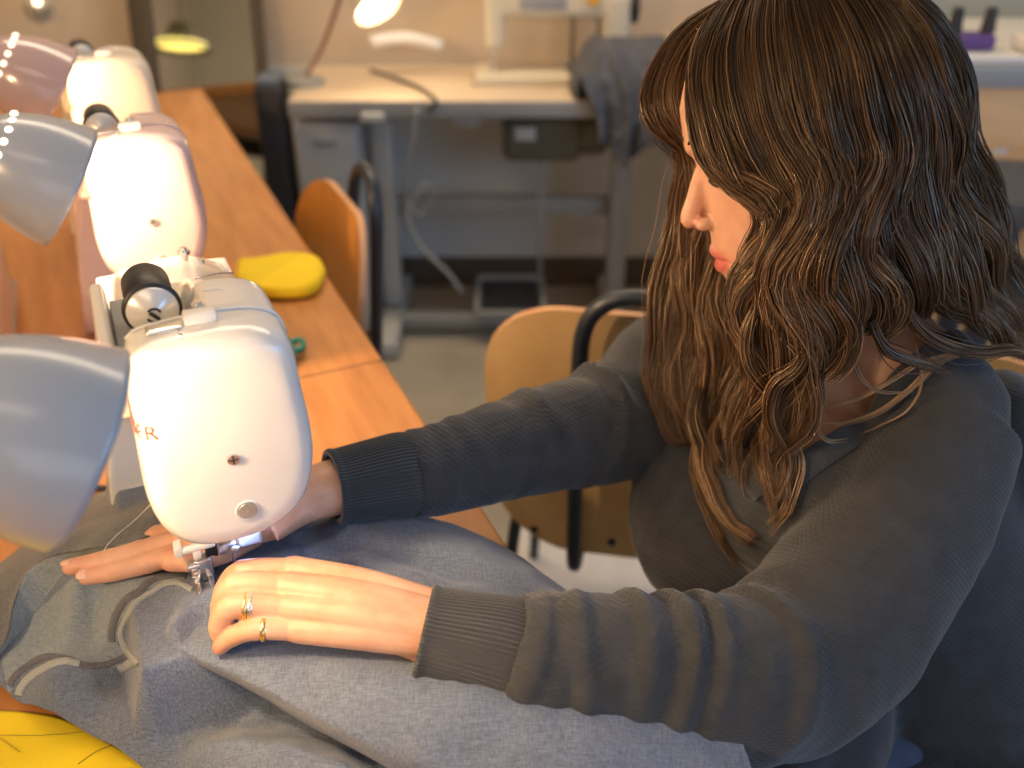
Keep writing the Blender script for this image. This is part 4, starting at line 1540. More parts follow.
# --- trousers and shoes (under the table)
KN = [(.05, .44, .50), (.04, .60, .50)]
HP = [(.40, .645, .53), (.37, .79, .53)]
leg = []
for h_, k_ in zip(HP, KN):
    h_, k_ = np.array(h_), np.array(k_)
    an = np.array((k_[0] + .03, k_[1] + .02, .10))
    leg.append(sweep([h_, (h_ + k_) / 2 + UZ * .005, k_, k_ * .5 + an * .5 + np.array((-.01, 0, 0)), an], [.092, .080, .062, .056, .046], n=28, steps=40, rounded=True))
leg.append(sweep([(.42, .725, .50), (.415, .73, .56), (.39, .76, .66)], [(.165, .125), (.18, .14), (.16, .13)], n=32, steps=12, up=FD, rounded=True))
obj('trousers', fuse(leg, .008, 5), M['denim'], per)
for k_ in KN:
    an = np.array((k_[0] + .03, k_[1] + .02, .0))
    s_ = fuse([sweep([an + (.03, .012, .045), an + (-.05, -.02, .045), an + (-.13, -.055, .035)], [(.036, .042), (.042, .040), (.036, .030)], n=24, steps=16, rounded=True), ball(an + (0, 0, .075), (.042, .042, .045))], .005, 4)
    s_[0][:, 2] = np.maximum(s_[0][:, 2], .003)
    obj('shoe', s_, M['black'], per)
# ================================================================== her hair
def hair_material():
    m = mat('hair', (.05, .03, .015), .30)
    nt, N, L, b = nodes(m)
    at = N.new('ShaderNodeAttribute')
    at.attribute_name = 'shade'
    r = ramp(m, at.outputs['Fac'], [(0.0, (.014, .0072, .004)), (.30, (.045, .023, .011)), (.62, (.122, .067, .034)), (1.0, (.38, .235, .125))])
    L.new(r.outputs['Color'], b.inputs['Base Color'])
    b.inputs['Specular IOR Level'].default_value = .55
    b.inputs['Specular Tint'].default_value = (1.0, .85, .65, 1)
    return m


M['hair'] = hair_material()
skull = BVHTree.FromPolygons([tuple(v) for v in HLv(ball((-.012, 0, .018), (.112, .090, .108), 48, 32)[0])], ball((0, 0, 0), 1, 48, 32)[1])
camv = Vector((0, 0, CZ))


def gpt(q, lift=.0):
    if len(q) == 3:
        return W(*q)
    d = (Vector(W(q[0], q[1], 1)) - camv)
    h = skull.ray_cast(camv, d.normalized())
    if h[0] is None:
        return None
    p = np.array(h[0])
    return p


def gpath(G):
    """resolve a guide; points without a depth lie on the skull, or get one by interpolation"""
    P = [gpt(q) for q in G]
    dd = [proj(p)[2] if p is not None else None for p in P]
    known = [i for i, d in enumerate(dd) if d is not None]
    out = []
    for i, q in enumerate(G):
        if dd[i] is None:
            dv = float(np.interp(i, known, [dd[k] for k in known]))
            out.append(W(q[0], q[1], dv))
        else:
            out.append(P[i])
    return np.array(out)


NEAR = [
    [(722, 10), (700, 40), (690, 85), (698, 130), (720, 170), (757, 203, .688), (766, 228, .694), (752, 258, .708), (738, 290, .722), (744, 325, .738), (754, 360, .752), (744, 392, .768), (722, 420, .785), (708, 450, .80)],
    [(735, 4), (712, 45), (706, 95), (722, 142), (748, 180), (773, 212, .680), (772, 245, .688), (754, 280, .703), (748, 315, .718), (762, 350, .732), (772, 385, .748), (758, 420, .765), (735, 450, .785), (742, 485, .80), (765, 505, .81)],
    [(750, -2), (732, 45), (736, 100), (758, 148), (782, 188), (790, 228, .672), (774, 270, .686), (768, 312, .700), (784, 348, .714), (798, 382, .728), (786, 420, .748), (782, 460, .768), (790, 522, .79)],
    [(768, -6), (760, 45), (770, 105), (794, 155), (808, 205, .664), (800, 248, .672), (786, 292, .685), (796, 332, .699), (816, 362, .712), (808, 395, .728), (782, 425, .748), (768, 460, .766), (778, 512, .785)],
    [(785, -10), (792, 45), (806, 105), (824, 160), (826, 212, .658), (815, 258, .668), (822, 300, .680), (832, 328, .695), (822, 352, .706), (804, 380, .722), (790, 402, .735)],
    [(805, -13), (824, 42), (840, 105), (850, 165), (845, 220, .655), (843, 268, .667), (858, 296, .680), (858, 322, .694), (842, 342, .704)],
    [(825, -15), (852, 42), (870, 105), (877, 170), (872, 226, .662), (878, 272, .675), (892, 296, .688), (888, 318, .700), (872, 336, .708)],
    [(845, -16), (880, 42), (898, 105), (906, 170), (905, 226, .676), (914, 272, .690), (930, 296, .706), (942, 314, .716), (936, 328, .722)],
    [(865, -15), (902, 40), (922, 100), (932, 165), (938, 222, .698), (954, 268, .714), (978, 304, .734), (1002, 334, .752), (1035, 358, .765)],
    [(880, -10), (920, 40), (940, 98), (950, 160, .712), (962, 216, .726), (984, 260, .742), (1008, 302, .760), (1046, 350, .775)],
    [(893, -4), (932, 42), (950, 98, .742), (958, 155, .745), (978, 205, .755), (1000, 256, .77), (1020, 310, .785), (1050, 350, .79)],
]
BACK = [
    [(893, -4), (930, 30, .78), (950, 80, .79), (956, 150, .79), (975, 215, .80), (1000, 275, .81), (1030, 340, .82)],
    [(870, 0, .80), (905, 60, .82), (925, 150, .82), (950, 230, .82), (985, 290, .825), (1020, 330, .825)],
    [(850, 0, .82), (880, 90, .84), (890, 190, .84), (905, 260, .84), (935, 310, .83), (980, 338, .82)],
]
FAR = [
    [(724, 8, .775), (690, 28, .792), (664, 62, .805), (653, 98, .812), (660, 126, .818), (684, 144, .826), (693, 172, .834), (684, 202, .838), (668, 240, .842), (664, 290, .850), (654, 340, .862), (652, 390, .876), (668, 428, .888), (690, 448, .892)],
    [(728, 8, .775), (698, 30, .790), (676, 62, .800), (668, 98, .808), (674, 128, .815), (694, 150, .825), (700, 178, .832), (692, 210, .836), (678, 250, .840), (680, 300, .850), (668, 350, .862), (668, 400, .875), (690, 436, .885), (712, 462, .888)],
    [(735, 6, .778), (708, 32, .790), (688, 66, .800), (682, 100, .806), (690, 135, .815), (706, 165, .825), (706, 200, .832), (700, 240, .836), (690, 290, .843), (696, 335, .852), (684, 380, .862), (690, 425, .872), (718, 458, .872), (745, 485, .868)],
    [(745, 5, .785), (722, 40, .80), (706, 90, .81), (712, 150, .82), (722, 200, .828), (716, 250, .832), (706, 300, .838), (712, 345, .845), (702, 390, .852), (710, 435, .855), (738, 475, .852), (768, 505, .842), (786, 518, .835)],
    [(755, 5, .79), (738, 50, .81), (730, 120, .82), (735, 190, .825), (732, 250, .826), (724, 300, .828), (730, 340, .830), (728, 380, .835), (722, 420, .84), (740, 460, .84), (765, 490, .835), (788, 515, .828)],
    [(770, 10, .80), (755, 80, .82), (752, 160, .825), (752, 230, .82), (745, 290, .815), (748, 330, .812), (752, 370, .812), (742, 410, .815), (752, 450, .815), (770, 485, .812)],
    [(790, 10, .81), (775, 100, .83), (770, 200, .825), (765, 270, .81), (762, 320, .80), (775, 360, .795), (775, 400, .798), (762, 440, .80), (770, 475, .80)],
]


PH = [0.0, 1.5]


def clear_body(Q):
    Q = Q.copy()
    for i in range(len(Q)):
        if Q[i, 2] > 1.0:
            continue
        h = sbvh.find_nearest(Vector(Q[i]))
        if h[0] is None:
            continue
        hn = np.array(h[1])
        hp_ = np.array(h[0])
        if (Q[i] - hp_) @ hn < .007:
            Q[i] = hp_ + hn * .007
    for _ in range(4):
        Q[1:-1] = Q[1:-1] * .5 + (Q[:-2] + Q[2:]) * .25
    return Q


def jitter_path(P, amp, wav, rs):
    """loose waviness that grows away from the root"""
    n = 60
    Q = catmull(P, n)
    arc = np.concatenate([[0], np.cumsum(np.linalg.norm(np.diff(Q, axis=0), axis=1))])
    T, X, Y = frames(Q, (0, -.9, .4))
    t = arc / arc[-1]
    g = np.clip((arc - .05) / .12, 0, 1)
    a, b = PH[0] + rs.normal(0, .55), PH[1] + rs.normal(0, .7)
    wl = wav * rs.uniform(.92, 1.12)
    Q = Q + X * (amp * g * np.sin(arc * 6.283 / wl + a))[:, None] + Y * (amp * .8 * g * np.sin(arc * 6.283 / wl * 1.1 + b))[:, None]
    return clear_body(Q)


LOCKS = []   # (path, r0, r1, r2, strands, tone)


def interp_guides(A, B, f):
    n = 60
    return catmull(A, n) * (1 - f) + catmull(B, n) * f


rs = np.random.default_rng(21)
near_paths = [gpath(g) for g in NEAR]
near_paths.append(gpath([(898, -10, .745), (938, 28, .762), (961, 80, .772), (967, 138, .776), (985, 200, .784), (1005, 255, .79), (1025, 310, .80), (1055, 350, .805)]))
near_paths.append(gpath([(900, -8, .77), (940, 30, .785), (962, 84, .795), (966, 140, .80), (984, 205, .805), (1002, 260, .81), (1024, 315, .815), (1050, 352, .82)]))
for i in range(len(near_paths) - 1):
    k = 5
    for j in range(k):
        f = (j + rs.uniform(-.3, .3)) / k
        f = min(max(f, 0), 1)
        P = interp_guides(near_paths[i], near_paths[i + 1], f)
        off = rs.normal(0, .0035, 3)
        gr = np.linspace(0, 1, 60)[:, None]
        P = P + off * (.4 + gr)
        # vary where the lock ends
        e = int(60 * rs.uniform(.92, 1.0))
        PH[0] = (i + f) * .55
        PH[1] = 1.5 + (i + f) * .4
        P = catmull(P[:e], 60)
        Q = jitter_path(P, .0062, .105, rs)
        front = i + f < 4.2
        LOCKS.append((Q, .0065, .0098, .0038, 120, rs.uniform(-.10, .14) + (.07 if front else 0)))
for P_, N_ in ((BACK, 5), (FAR, 4)):
    gp = [gpath(g) for g in P_]
    for i in range(len(gp) - 1):
        for j in range(N_):
            f = (j + rs.uniform(-.3, .3)) / N_
            f = min(max(f, 0), 1)
            P = interp_guides(gp[i], gp[i + 1], f) + rs.normal(0, .003, 3)
            e = int(60 * rs.uniform(.93, 1.0))
            PH[0] = (i + f) * .6 + 2
            Q = jitter_path(catmull(P[:e], 60), .0055 if P_ is FAR else .003, .10, rs)
            LOCKS.append((Q, .0060, .0100, .0035, 100, rs.uniform(-.05, .16) + (.08 if P_ is FAR else -.05)))
# hair carried over the crown from one side to the other
for f_ in np.linspace(.062, -.058, 13):
    k_ = math.sqrt(max(.05, 1 - ((f_ + .012) / .112) ** 2))
    P = np.array([HL(f_ - .006, .086 * k_ * math.sin(a_), .018 + .106 * k_ * math.cos(a_)) for a_ in np.radians(np.linspace(48, -62, 12))])
    LOCKS.append((catmull(P, 60), .0050, .0072, .0045, 90, rs.uniform(-.08, .08)))
# single curls that lie over the rest
EXTRA = [
    ([(700, 388, .835), (694, 415, .835), (704, 445, .832), (728, 472, .828), (756, 495, .822), (776, 512, .818)], .0055, .0085, .0030, 110, .30),
    ([(760, 300, .70), (745, 335, .71), (752, 370, .725), (776, 395, .74), (782, 425, .755), (770, 452, .77), (778, 482, .785), (788, 512, .80)], .004, .0065, .002, 90, .25),
    ([(812, 330, .69), (800, 365, .70), (776, 385, .715), (770, 415, .73), (784, 445, .75), (788, 480, .77), (778, 505, .785)], .004, .0065, .002, 90, .20),
    ([(870, 320, .69), (886, 348, .70), (918, 362, .715), (950, 372, .73)], .003, .0045, .001, 40, .05),
    ([(900, 300, .69), (925, 335, .70), (965, 352, .72), (1010, 352, .745), (1040, 362, .76)], .003, .0055, .002, 60, .10),
]
for g, a, b, c_, n_, tone in EXTRA:
    LOCKS.append((jitter_path(gpath(g), .0015, .07, rs), a, b, c_, n_, tone))
# loose wisps, few hairs each
WISP = [
    ([(1030, 352, .755), (980, 350, .745), (940, 362, .74), (914, 388, .745), (880, 412, .755), (845, 426, .765), (820, 430, .775)], .002, .0035, .0012, 16, .65),
    ([(1030, 356, .755), (985, 352, .747), (930, 358, .74), (890, 380, .74), (850, 400, .75), (815, 412, .76)], .002, .003, .001, 8, .6),
    ([(915, 345, .73), (921, 370, .735), (917, 395, .742), (895, 420, .75), (860, 432, .762)], .001, .0015, .0006, 5, .7),
    ([(845, 330, .70), (858, 372, .71), (880, 392, .72), (915, 392, .73)], .001, .002, .001, 6, .3),
    ([(820, 380, .72), (812, 415, .73), (825, 440, .745), (850, 440, .755)], .001, .002, .001, 8, .35),
    ([(790, 430, .75), (800, 460, .765), (796, 490, .78), (786, 522, .795)], .002, .003, .001, 16, .6),
    ([(765, 420, .77), (776, 455, .785), (792, 480, .79), (786, 510, .80)], .002, .003, .001, 16, .6),
]
for g, a, b, c_, n_, tone in WISP:
    LOCKS.append((jitter_path(gpath(g), .001, .07, rs), a, b, c_, -n_, tone))

VS, FS, SH = [], [], []
off = 0


def add_tube(P, rad, k, shade, twist=0.0):
    """fast open tube, k-sided"""
    global off
    n = len(P)
    T, X, Y = frames(P, (0, -.9, .4))
    th = np.arange(k) * 2 * math.pi / k + twist
    ring = X[:, None, :] * np.cos(th)[None, :, None] + Y[:, None, :] * np.sin(th)[None, :, None]
    V = P[:, None, :] + ring * np.asarray(rad)[:, None, None]
    VS.append(V.reshape(-1, 3))
    i, j = np.meshgrid(np.arange(n - 1), np.arange(k), indexing='ij')
    a = off + i * k + j
    b = off + i * k + (j + 1) % k
    FS.append(np.stack([a, b, b + k, a + k], -1).reshape(-1, 4))
    SH.append(np.repeat(np.asarray(shade), k))
    off += n * k


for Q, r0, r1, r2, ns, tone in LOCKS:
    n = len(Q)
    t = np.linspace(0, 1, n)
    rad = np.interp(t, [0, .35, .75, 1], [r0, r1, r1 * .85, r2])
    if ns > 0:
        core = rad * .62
        core[-6:] *= np.linspace(1, .15, 6)
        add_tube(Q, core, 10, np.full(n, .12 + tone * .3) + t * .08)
    ns = abs(ns)
    T, X, Y = frames(Q, (0, -.9, .4))
    step = slice(0, n, 2)
    tt = t[step]
    Qs, Xs, Ys, rr = Q[step], X[step], Y[step], rad[step]
    for s in range(ns):
        rho = math.sqrt(rs.uniform(.25, 1.0)) * (1.12 if rs.random() < .12 else 1)
        phi = rs.uniform(0, 6.283)
        ph2 = phi + (tt * rs.normal(0, .7))
        w = rho * rr * (1 + .10 * np.sin(tt * rs.uniform(6, 16) + rs.uniform(0, 6)))
        end = rs.uniform(.80, 1.0) if rs.random() < .5 else 1.0
        P = Qs + Xs * (np.cos(ph2) * w)[:, None] + Ys * (np.sin(ph2) * w)[:, None]
        P = P + (rs.normal(0, .0012, 3)[None] * (tt[:, None] ** 1.5))
        if rs.random() < .07:    # flyaway
            P = P + (rs.normal(0, .0045, 3)[None] * (np.sin(tt * 3.1 * rs.uniform(.6, 1.4))[:, None] ** 2))
        if end < 1:
            P = catmull(P, len(P) * 1)[:max(8, int(len(P) * end))]
        m_ = len(P)
        u = np.linspace(0, 1, m_)
        th_ = rs.uniform(.00028, .00062)
        rd = th_ * np.interp(u, [0, .1, .8, 1], [.8, 1, .9, .2])
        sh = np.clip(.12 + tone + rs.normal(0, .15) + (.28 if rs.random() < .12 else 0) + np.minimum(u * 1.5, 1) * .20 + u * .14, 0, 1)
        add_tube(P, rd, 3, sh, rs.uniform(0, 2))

# scalp
V, F = ball((-.014, 0, .022), (.096, .081, .094), 40, 28)
V = HLv(V)
VS.append(V)
F4 = [f if len(f) == 4 else (f[0], f[1], f[2], f[2]) for f in F]
sc_tris = np.array([[i + off for i in f] for f in F if len(f) == 3])
sc_quads = np.array([[i + off for i in f] for f in F if len(f) == 4])
FS.append(sc_quads)
SH.append(np.full(len(V), .08))
off += len(V)
Vh = np.vstack(VS)
Fq = np.vstack(FS)
print('hair verts', len(Vh), 'faces', len(Fq))
me = bpy.data.meshes.new('hair')
me.vertices.add(len(Vh))
me.vertices.foreach_set('co', Vh.ravel())
nl = Fq.size + sc_tris.size
me.loops.add(nl)
me.loops.foreach_set('vertex_index', np.concatenate([Fq.ravel(), sc_tris.ravel()]).astype(np.int32))
me.polygons.add(len(Fq) + len(sc_tris))
starts = np.concatenate([np.arange(len(Fq)) * 4, len(Fq) * 4 + np.arange(len(sc_tris)) * 3]).astype(np.int32)
me.polygons.foreach_set('loop_start', starts)
me.update(calc_edges=True)
me.polygons.foreach_set('use_smooth', np.ones(len(me.polygons), bool))
at = me.attributes.new('shade', 'FLOAT', 'POINT')
at.data.foreach_set('value', np.concatenate(SH).astype(np.float32))
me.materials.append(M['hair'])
ho_ = bpy.data.objects.new('hair', me)
C.objects.link(ho_)
ho_.parent = per
# ================================================================== the garment being sewn
def weave(name, dark, light, coarse=1.0, tone=True):
    m = mat(name, dark, .92, Sheen_Weight=.25)
    nt, N, L, b = nodes(m)
    tc = N.new('ShaderNodeTexCoord')
    fac = []
    for sc_, ro in (((1500, 130, 420), .35), ((130, 1500, 420), .35)):
        mp = N.new('ShaderNodeMapping')
        mp.inputs['Rotation'].default_value = (0, 0, ro)
        mp.inputs['Scale'].default_value = tuple(s * coarse for s in sc_)
        t = N.new('ShaderNodeTexNoise')
        t.inputs['Scale'].default_value = 1.0
        t.inputs['Detail'].default_value = 2
        L.new(tc.outputs['Object'], mp.inputs['Vector'])
        L.new(mp.outputs['Vector'], t.inputs['Vector'])
        fac.append(t.outputs['Fac'])
    a = N.new('ShaderNodeMath')
    a.operation = 'ADD'
    L.new(fac[0], a.inputs[0])
    L.new(fac[1], a.inputs[1])
    h = N.new('ShaderNodeMath')
    h.operation = 'MULTIPLY'
    L.new(a.outputs[0], h.inputs[0])
    h.inputs[1].default_value = .5
    r = ramp(m, h.outputs[0], [(.38, dark), (.62, light)])
    out = r.outputs['Color']
    if tone:
        at = N.new('ShaderNodeAttribute')
        at.attribute_name = 'tone'
        mx = N.new('ShaderNodeMix')
        mx.data_type = 'RGBA'
        mx.blend_type = 'MIX'
        L.new(at.outputs['Fac'], mx.inputs[0])
        L.new(out, mx.inputs[6])
        r2 = ramp(m, h.outputs[0], [(.36, (.15, .19, .22)), (.64, (.26, .31, .34))])
        L.new(r2.outputs['Color'], mx.inputs[7])
        out = mx.outputs[2]
    L.new(out, b.inputs['Base Color'])
    add_bump(m, h.outputs[0], .5, .0007)
    return m


M['chambray'] = weave('chambray', (.070, .092, .140), (.155, .192, .262))
M['chambray_dark'] = weave('chambray_dark', (.06, .065, .07), (.145, .15, .155), tone=False)
M['chambray_back'] = weave('chambray_back', (.16, .20, .22), (.27, .31, .33), tone=False)
M['seam_light'] = weave('seam_light', (.24, .27, .28), (.34, .37, .37), tone=False)
M['seam_dark'] = weave('seam_dark', (.07, .075, .10), (.12, .125, .15), tone=False)

CTRL = [
    # on the bed of the machine
    (205, 590, .8435), (160, 592, .8425), (250, 575, .843), (280, 560, .843), (230, 620, .8435), (195, 628, .8435), (265, 622, .8425), (180, 646, .8425), (170, 620, .8430),
    # under and round the flat hand
    (150, 570, .8450), (110, 580, .8430), (80, 588, .8400), (200, 562, .8430), (250, 530, .843), (300, 515, .842), (60, 585, .826), (110, 560, .846), (160, 540, .848),
    # slope to the left of the bed
    (130, 605, .836), (104, 640, .806), (122, 668, .790), (90, 614, .816), (60, 615, .812), (36, 640, .795), (12, 664, .786), (0, 690, .769), (-40, 660, .770),
    # front left skirt
    (50, 672, .797), (90, 680, .795), (130, 700, .790), (60, 712, .778), (20, 701, .768), (100, 742, .772), (145, 764, .768), (160, 735, .782), (190, 757, .780), (130, 722, .788),
    # crease and pocket
    (150, 678, .797), (166, 702, .792), (178, 728, .782), (196, 700, .790), (210, 722, .778), (240, 702, .777), (275, 718, .777), (262, 724, .780), (310, 739, .786), (360, 757, .790),
    # under the overhanging fold
    (200, 668, .815), (250, 660, .818), (300, 664, .820), (380, 690, .820), (460, 720, .815), (560, 760, .800), (640, 780, .79),
    # lower fold
    (200, 744, .787), (240, 735, .798), (290, 744, .803), (340, 758, .805), (400, 779, .800), (300, 778, .800), (220, 775, .784), (300, 830, .785),
    # right of the hand
    (310, 548, .846), (350, 562, .849), (400, 577, .850), (450, 592, .848), (500, 605, .842), (560, 622, .830), (620, 660, .82), (330, 600, .843), (400, 620, .843),
    # crease then the blue roll
    (320, 534, .835), (360, 548, .836), (410, 566, .836), (460, 580, .836), (520, 596, .830),
    (345, 524, .842), (385, 533, .845), (430, 545, .844), (480, 560, .840), (530, 578, .832), (580, 602, .815),
    (335, 512, .790), (440, 523, .785), (515, 553, .780), (558, 584, .772), (610, 630, .772), (700, 700, .77), (260, 505, .80), (200, 500, .79), (140, 505, .79),
]
PC = np.array([Wz(*c) for c in CTRL])
for i_ in range(len(CTRL)):
    for j_ in range(i_):
        d_ = np.linalg.norm(PC[i_, :2] - PC[j_, :2])
        if abs(PC[i_, 2] - PC[j_, 2]) > 1.3 * d_ + .002:
            print('STEEP', CTRL[i_], CTRL[j_], round(d_, 4))


def tps_fit(P, reg=1e-5):
    X = P[:, :2]
    n = len(X)
    r = np.linalg.norm(X[:, None] - X[None], axis=2) + 1e-12
    K = r ** 2 * np.log(r)
    A = np.zeros((n + 3, n + 3))
    A[:n, :n] = K + np.eye(n) * reg
    A[:n, n] = 1
    A[:n, n + 1:] = X
    A[n, :n] = 1
    A[n + 1:, :n] = X.T
    c = np.linalg.solve(A, np.concatenate([P[:, 2], [0, 0, 0]]))

    def f(Q):
        out = np.zeros(len(Q))
        for s in range(0, len(Q), 20000):
            q = Q[s:s + 20000]
            r = np.linalg.norm(q[:, None] - X[None], axis=2) + 1e-12
            out[s:s + 20000] = (r ** 2 * np.log(r)) @ c[:n] + c[n] + q @ c[n + 1:]
        return out
    return f


zf = tps_fit(PC)
A_ = [(-90, 640), (-45, 664), (0, 688), (20, 702), (60, 724), (145, 768), (260, 830), (420, 890), (600, 900), (760, 850)]
B_ = [(-90, 625), (-40, 605), (0, 590), (60, 548), (110, 520), (150, 503), (220, 500), (300, 503), (345, 512), (440, 523), (515, 553), (560, 585), (640, 660), (760, 760)]
nu, nv_ = 460, 280
PA = catmull([Wz(x, y, .768)[:2] for x, y in A_], nu)
PB = catmull([Wz(x, y, .775)[:2] for x, y in B_], nu)


def resample(P, n):
    a = np.concatenate([[0], np.cumsum(np.linalg.norm(np.diff(P, axis=0), axis=1))])
    t = np.linspace(0, a[-1], n)
    return np.stack([np.interp(t, a, P[:, k]) for k in range(P.shape[1])], 1)


PA, PB = resample(PA, nu), resample(PB, nu)
vv = np.linspace(0, 1, nv_)[None, :, None]
XY = (PA[:, None] * (1 - vv) + PB[:, None] * vv).reshape(-1, 2)
Z = zf(XY)
Vc = np.column_stack([XY, Z])
_a = (np.arange(nu - 1)[:, None] * nv_ + np.arange(nv_ - 1)[None]).ravel()
pre = BVHTree.FromPolygons([tuple(v) for v in Vc], np.stack([_a, _a + nv_, _a + nv_ + 1, _a + 1], 1).tolist())
# creases drawn as lines: (points in px with z), depth, half width
for line, amp, wd in (([(200, 752), (250, 746), (310, 762), (370, 782)], .004, .007),
                      ([(285, 550), (335, 560), (400, 582), (470, 606)], -.010, .007), ([(330, 530), (400, 545), (480, 566), (560, 600)], .006, .012),
                      ([(60, 712), (110, 730), (160, 750)], .005, .007),
                      ([(128, 668, .79), (148, 685, .782), (165, 702, .775), (176, 728, .768)], -.010, .006),                       ([(60, 690, .79), (110, 706, .79), (150, 738, .785)], .004, .010),                                             ([(30, 660, .79), (70, 676, .795), (110, 690, .792)], -.003, .007),
                      ([(360, 556, .846), (420, 575, .847), (480, 592, .845)], .003, .007), ([(230, 752, .79), (300, 757, .79), (360, 780, .79)], .003, .008)):
    L_ = []
    for q_ in line:
        h_ = pre.ray_cast(camv, (Vector(W(q_[0], q_[1], 1)) - camv).normalized())
        if h_[0] is not None:
            L_.append((h_[0].x, h_[0].y, 0))
    L_ = catmull(L_, 40)[:, :2]
    d = np.min(np.linalg.norm(XY[:, None] - L_[None, ::2], axis=2), axis=1)
    Vc[:, 2] += amp * np.exp(-(d / wd) ** 2)
edge = np.minimum(np.tile(np.linspace(0, 1, nv_), nu), np.tile(np.linspace(1, 0, nv_), nu))
Vc[:, 2] += (vnoise(Vc * np.array([1, 1, 0]), 42, 5) * .0020 + vnoise(Vc * np.array([1, 1, 0]), 110, 6) * .0006) * np.clip(edge * 12, 0, 1)
# never below the bed or the table, and clear of the hands
q = Vc[:, :2] - O2
nn, uu = q @ N2, q @ U2
on_bed = (nn > -.060) & (nn < .068) & (uu > -.066)
soft = np.clip((nn + .082) / .024, 0, 1) * np.clip((.080 - nn) / .010, 0, 1) * np.clip((uu + .078) / .010, 0, 1)
lo_ = TZ + .0035 + soft * .0795
Vc[:, 2] = np.where(nn < EDGE + .004, np.maximum(Vc[:, 2], lo_), Vc[:, 2])
over = nn > EDGE
Vc[:, 2] = np.where(over, Vc[:, 2] - np.clip(nn - EDGE, 0, .03) * 1.5 - np.clip(nn - EDGE - .03, 0, 1) * 4.0, Vc[:, 2])
for i in np.where((nn > -.25) & (nn < .24))[0]:
    h = hand_bvh.ray_cast(Vector((Vc[i, 0], Vc[i, 1], .70)), Vector((0, 0, 1)), .2)
    if h[0] is not None and h[0].z - .0012 < Vc[i, 2]:
        Vc[i, 2] = max(h[0].z - .0012, lo_[i])
Vc[:, 2] = np.where(nn < EDGE, np.maximum(Vc[:, 2], lo_), Vc[:, 2])
G = Vc[:, 2].reshape(nu, nv_)
for _ in range(9):
    G[1:-1, 1:-1] = G[1:-1, 1:-1] * .5 + (G[:-2, 1:-1] + G[2:, 1:-1] + G[1:-1, :-2] + G[1:-1, 2:]) * .125
Vc[:, 2] = G.ravel()
Fc = []
ii, jj = np.meshgrid(np.arange(nu - 1), np.arange(nv_ - 1), indexing='ij')
a = (ii * nv_ + jj).ravel()
Fc = np.stack([a, a + nv_, a + nv_ + 1, a + 1], 1)
keepc = (np.array([0]),)
cmin = Vc[Fc].mean(1)
Fc = Fc[cmin[:, 2] > .58]
gar = empty('garment', 'grey-blue chambray garment draped under the needle and across the table', 'garment')
cl = obj('front_panel', (Vc, [tuple(f) for f in Fc]), M['chambray'], gar)
# the wrong side of the cloth shows inside the turned part
tone_poly = [(0, 650), (30, 618), (76, 575), (140, 575), (170, 580), (150, 588), (132, 604), (118, 624), (118, 644), (130, 662), (122, 668), (100, 667), (70, 660), (45, 658), (22, 672), (8, 694)]
pp = np.array([proj(p)[:2] for p in Vc])


def inside(P, poly):
    c = np.zeros(len(P), bool)
    n = len(poly)
    for i in range(n):
        x1, y1 = poly[i]
        x2, y2 = poly[(i + 1) % n]
        cond = ((y1 > P[:, 1]) != (y2 > P[:, 1])) & (P[:, 0] < (x2 - x1) * (P[:, 1] - y1) / (y2 - y1 + 1e-9) + x1)
        c ^= cond
    return c


at = cl.data.attributes.new('tone', 'FLOAT', 'POINT')
tv_ = np.where(inside(pp, tone_poly), .85, 0.0)
at.data.foreach_set('value', tv_.astype(np.float32))
cbvh = BVHTree.FromPolygons([tuple(v) for v in Vc], [tuple(f) for f in Fc.tolist()])


def on_cloth(px, py):
    d = (Vector(W(px, py, 1)) - camv).normalized()
    h = cbvh.ray_cast(camv, d)
    return (np.array(h[0]), np.array(h[1])) if h[0] is not None else (None, None)


def strip(name, pts, wpx, m, lift, parent):
    P = catmull([(x, y, 0) for x, y in pts], 50)[:, :2]
    T = np.gradient(P, axis=0)
    T /= np.linalg.norm(T, axis=1)[:, None]
    Nn = np.stack([-T[:, 1], T[:, 0]], 1)
    rows = []
    for k, s in enumerate((-1, -.9, 0, .9, 1)):
        row = []
        for p, n in zip(P, Nn):
            q, nr = on_cloth(*(p + n * wpx / 2 * s))
            if q is None:
                q, nr = (row[-1] if row else Wz(p[0], p[1], .80)), np.array((0, 0, 1.))
            if nr[2] < 0:
                nr = -nr
            row.append(q + nr * (lift if abs(s) < 1 else -.0006))
        rows.append(row)
    V = np.array(rows).transpose(1, 0, 2).reshape(-1, 3)
    F = [(i * 5 + j, i * 5 + j + 1, (i + 1) * 5 + j + 1, (i + 1) * 5 + j) for i in range(49) for j in range(4)]
    return obj(name, (V, F), m, parent)


s1 = [(192, 590), (178, 583), (165, 584), (152, 592), (137, 603), (126, 618), (121, 634), (126, 650), (138, 664)]
s1d = [(185, 578), (165, 575), (150, 581), (140, 591), (126, 600), (116, 616), (112, 632), (112, 642)]
s2 = [(19, 695), (21, 688), (30, 677), (50, 665), (66, 661), (80, 664)]
s2b = [(118, 670), (126, 666), (134, 660)]
s2d = [(10, 686), (14, 678), (26, 667), (45, 657), (66, 659), (86, 666), (108, 664), (128, 655)]
strip('seam_allowance', s1, 5, M['seam_light'], .0012, gar)
strip('seam_tape', s1d, 8, M['seam_dark'], .0009, gar)
strip('seam_allowance', s2, 7, M['seam_light'], .0012, gar)
strip('seam_allowance', s2b, 8, M['seam_light'], .0012, gar)
strip('seam_tape', s2d, 7, M['seam_dark'], .0009, gar)

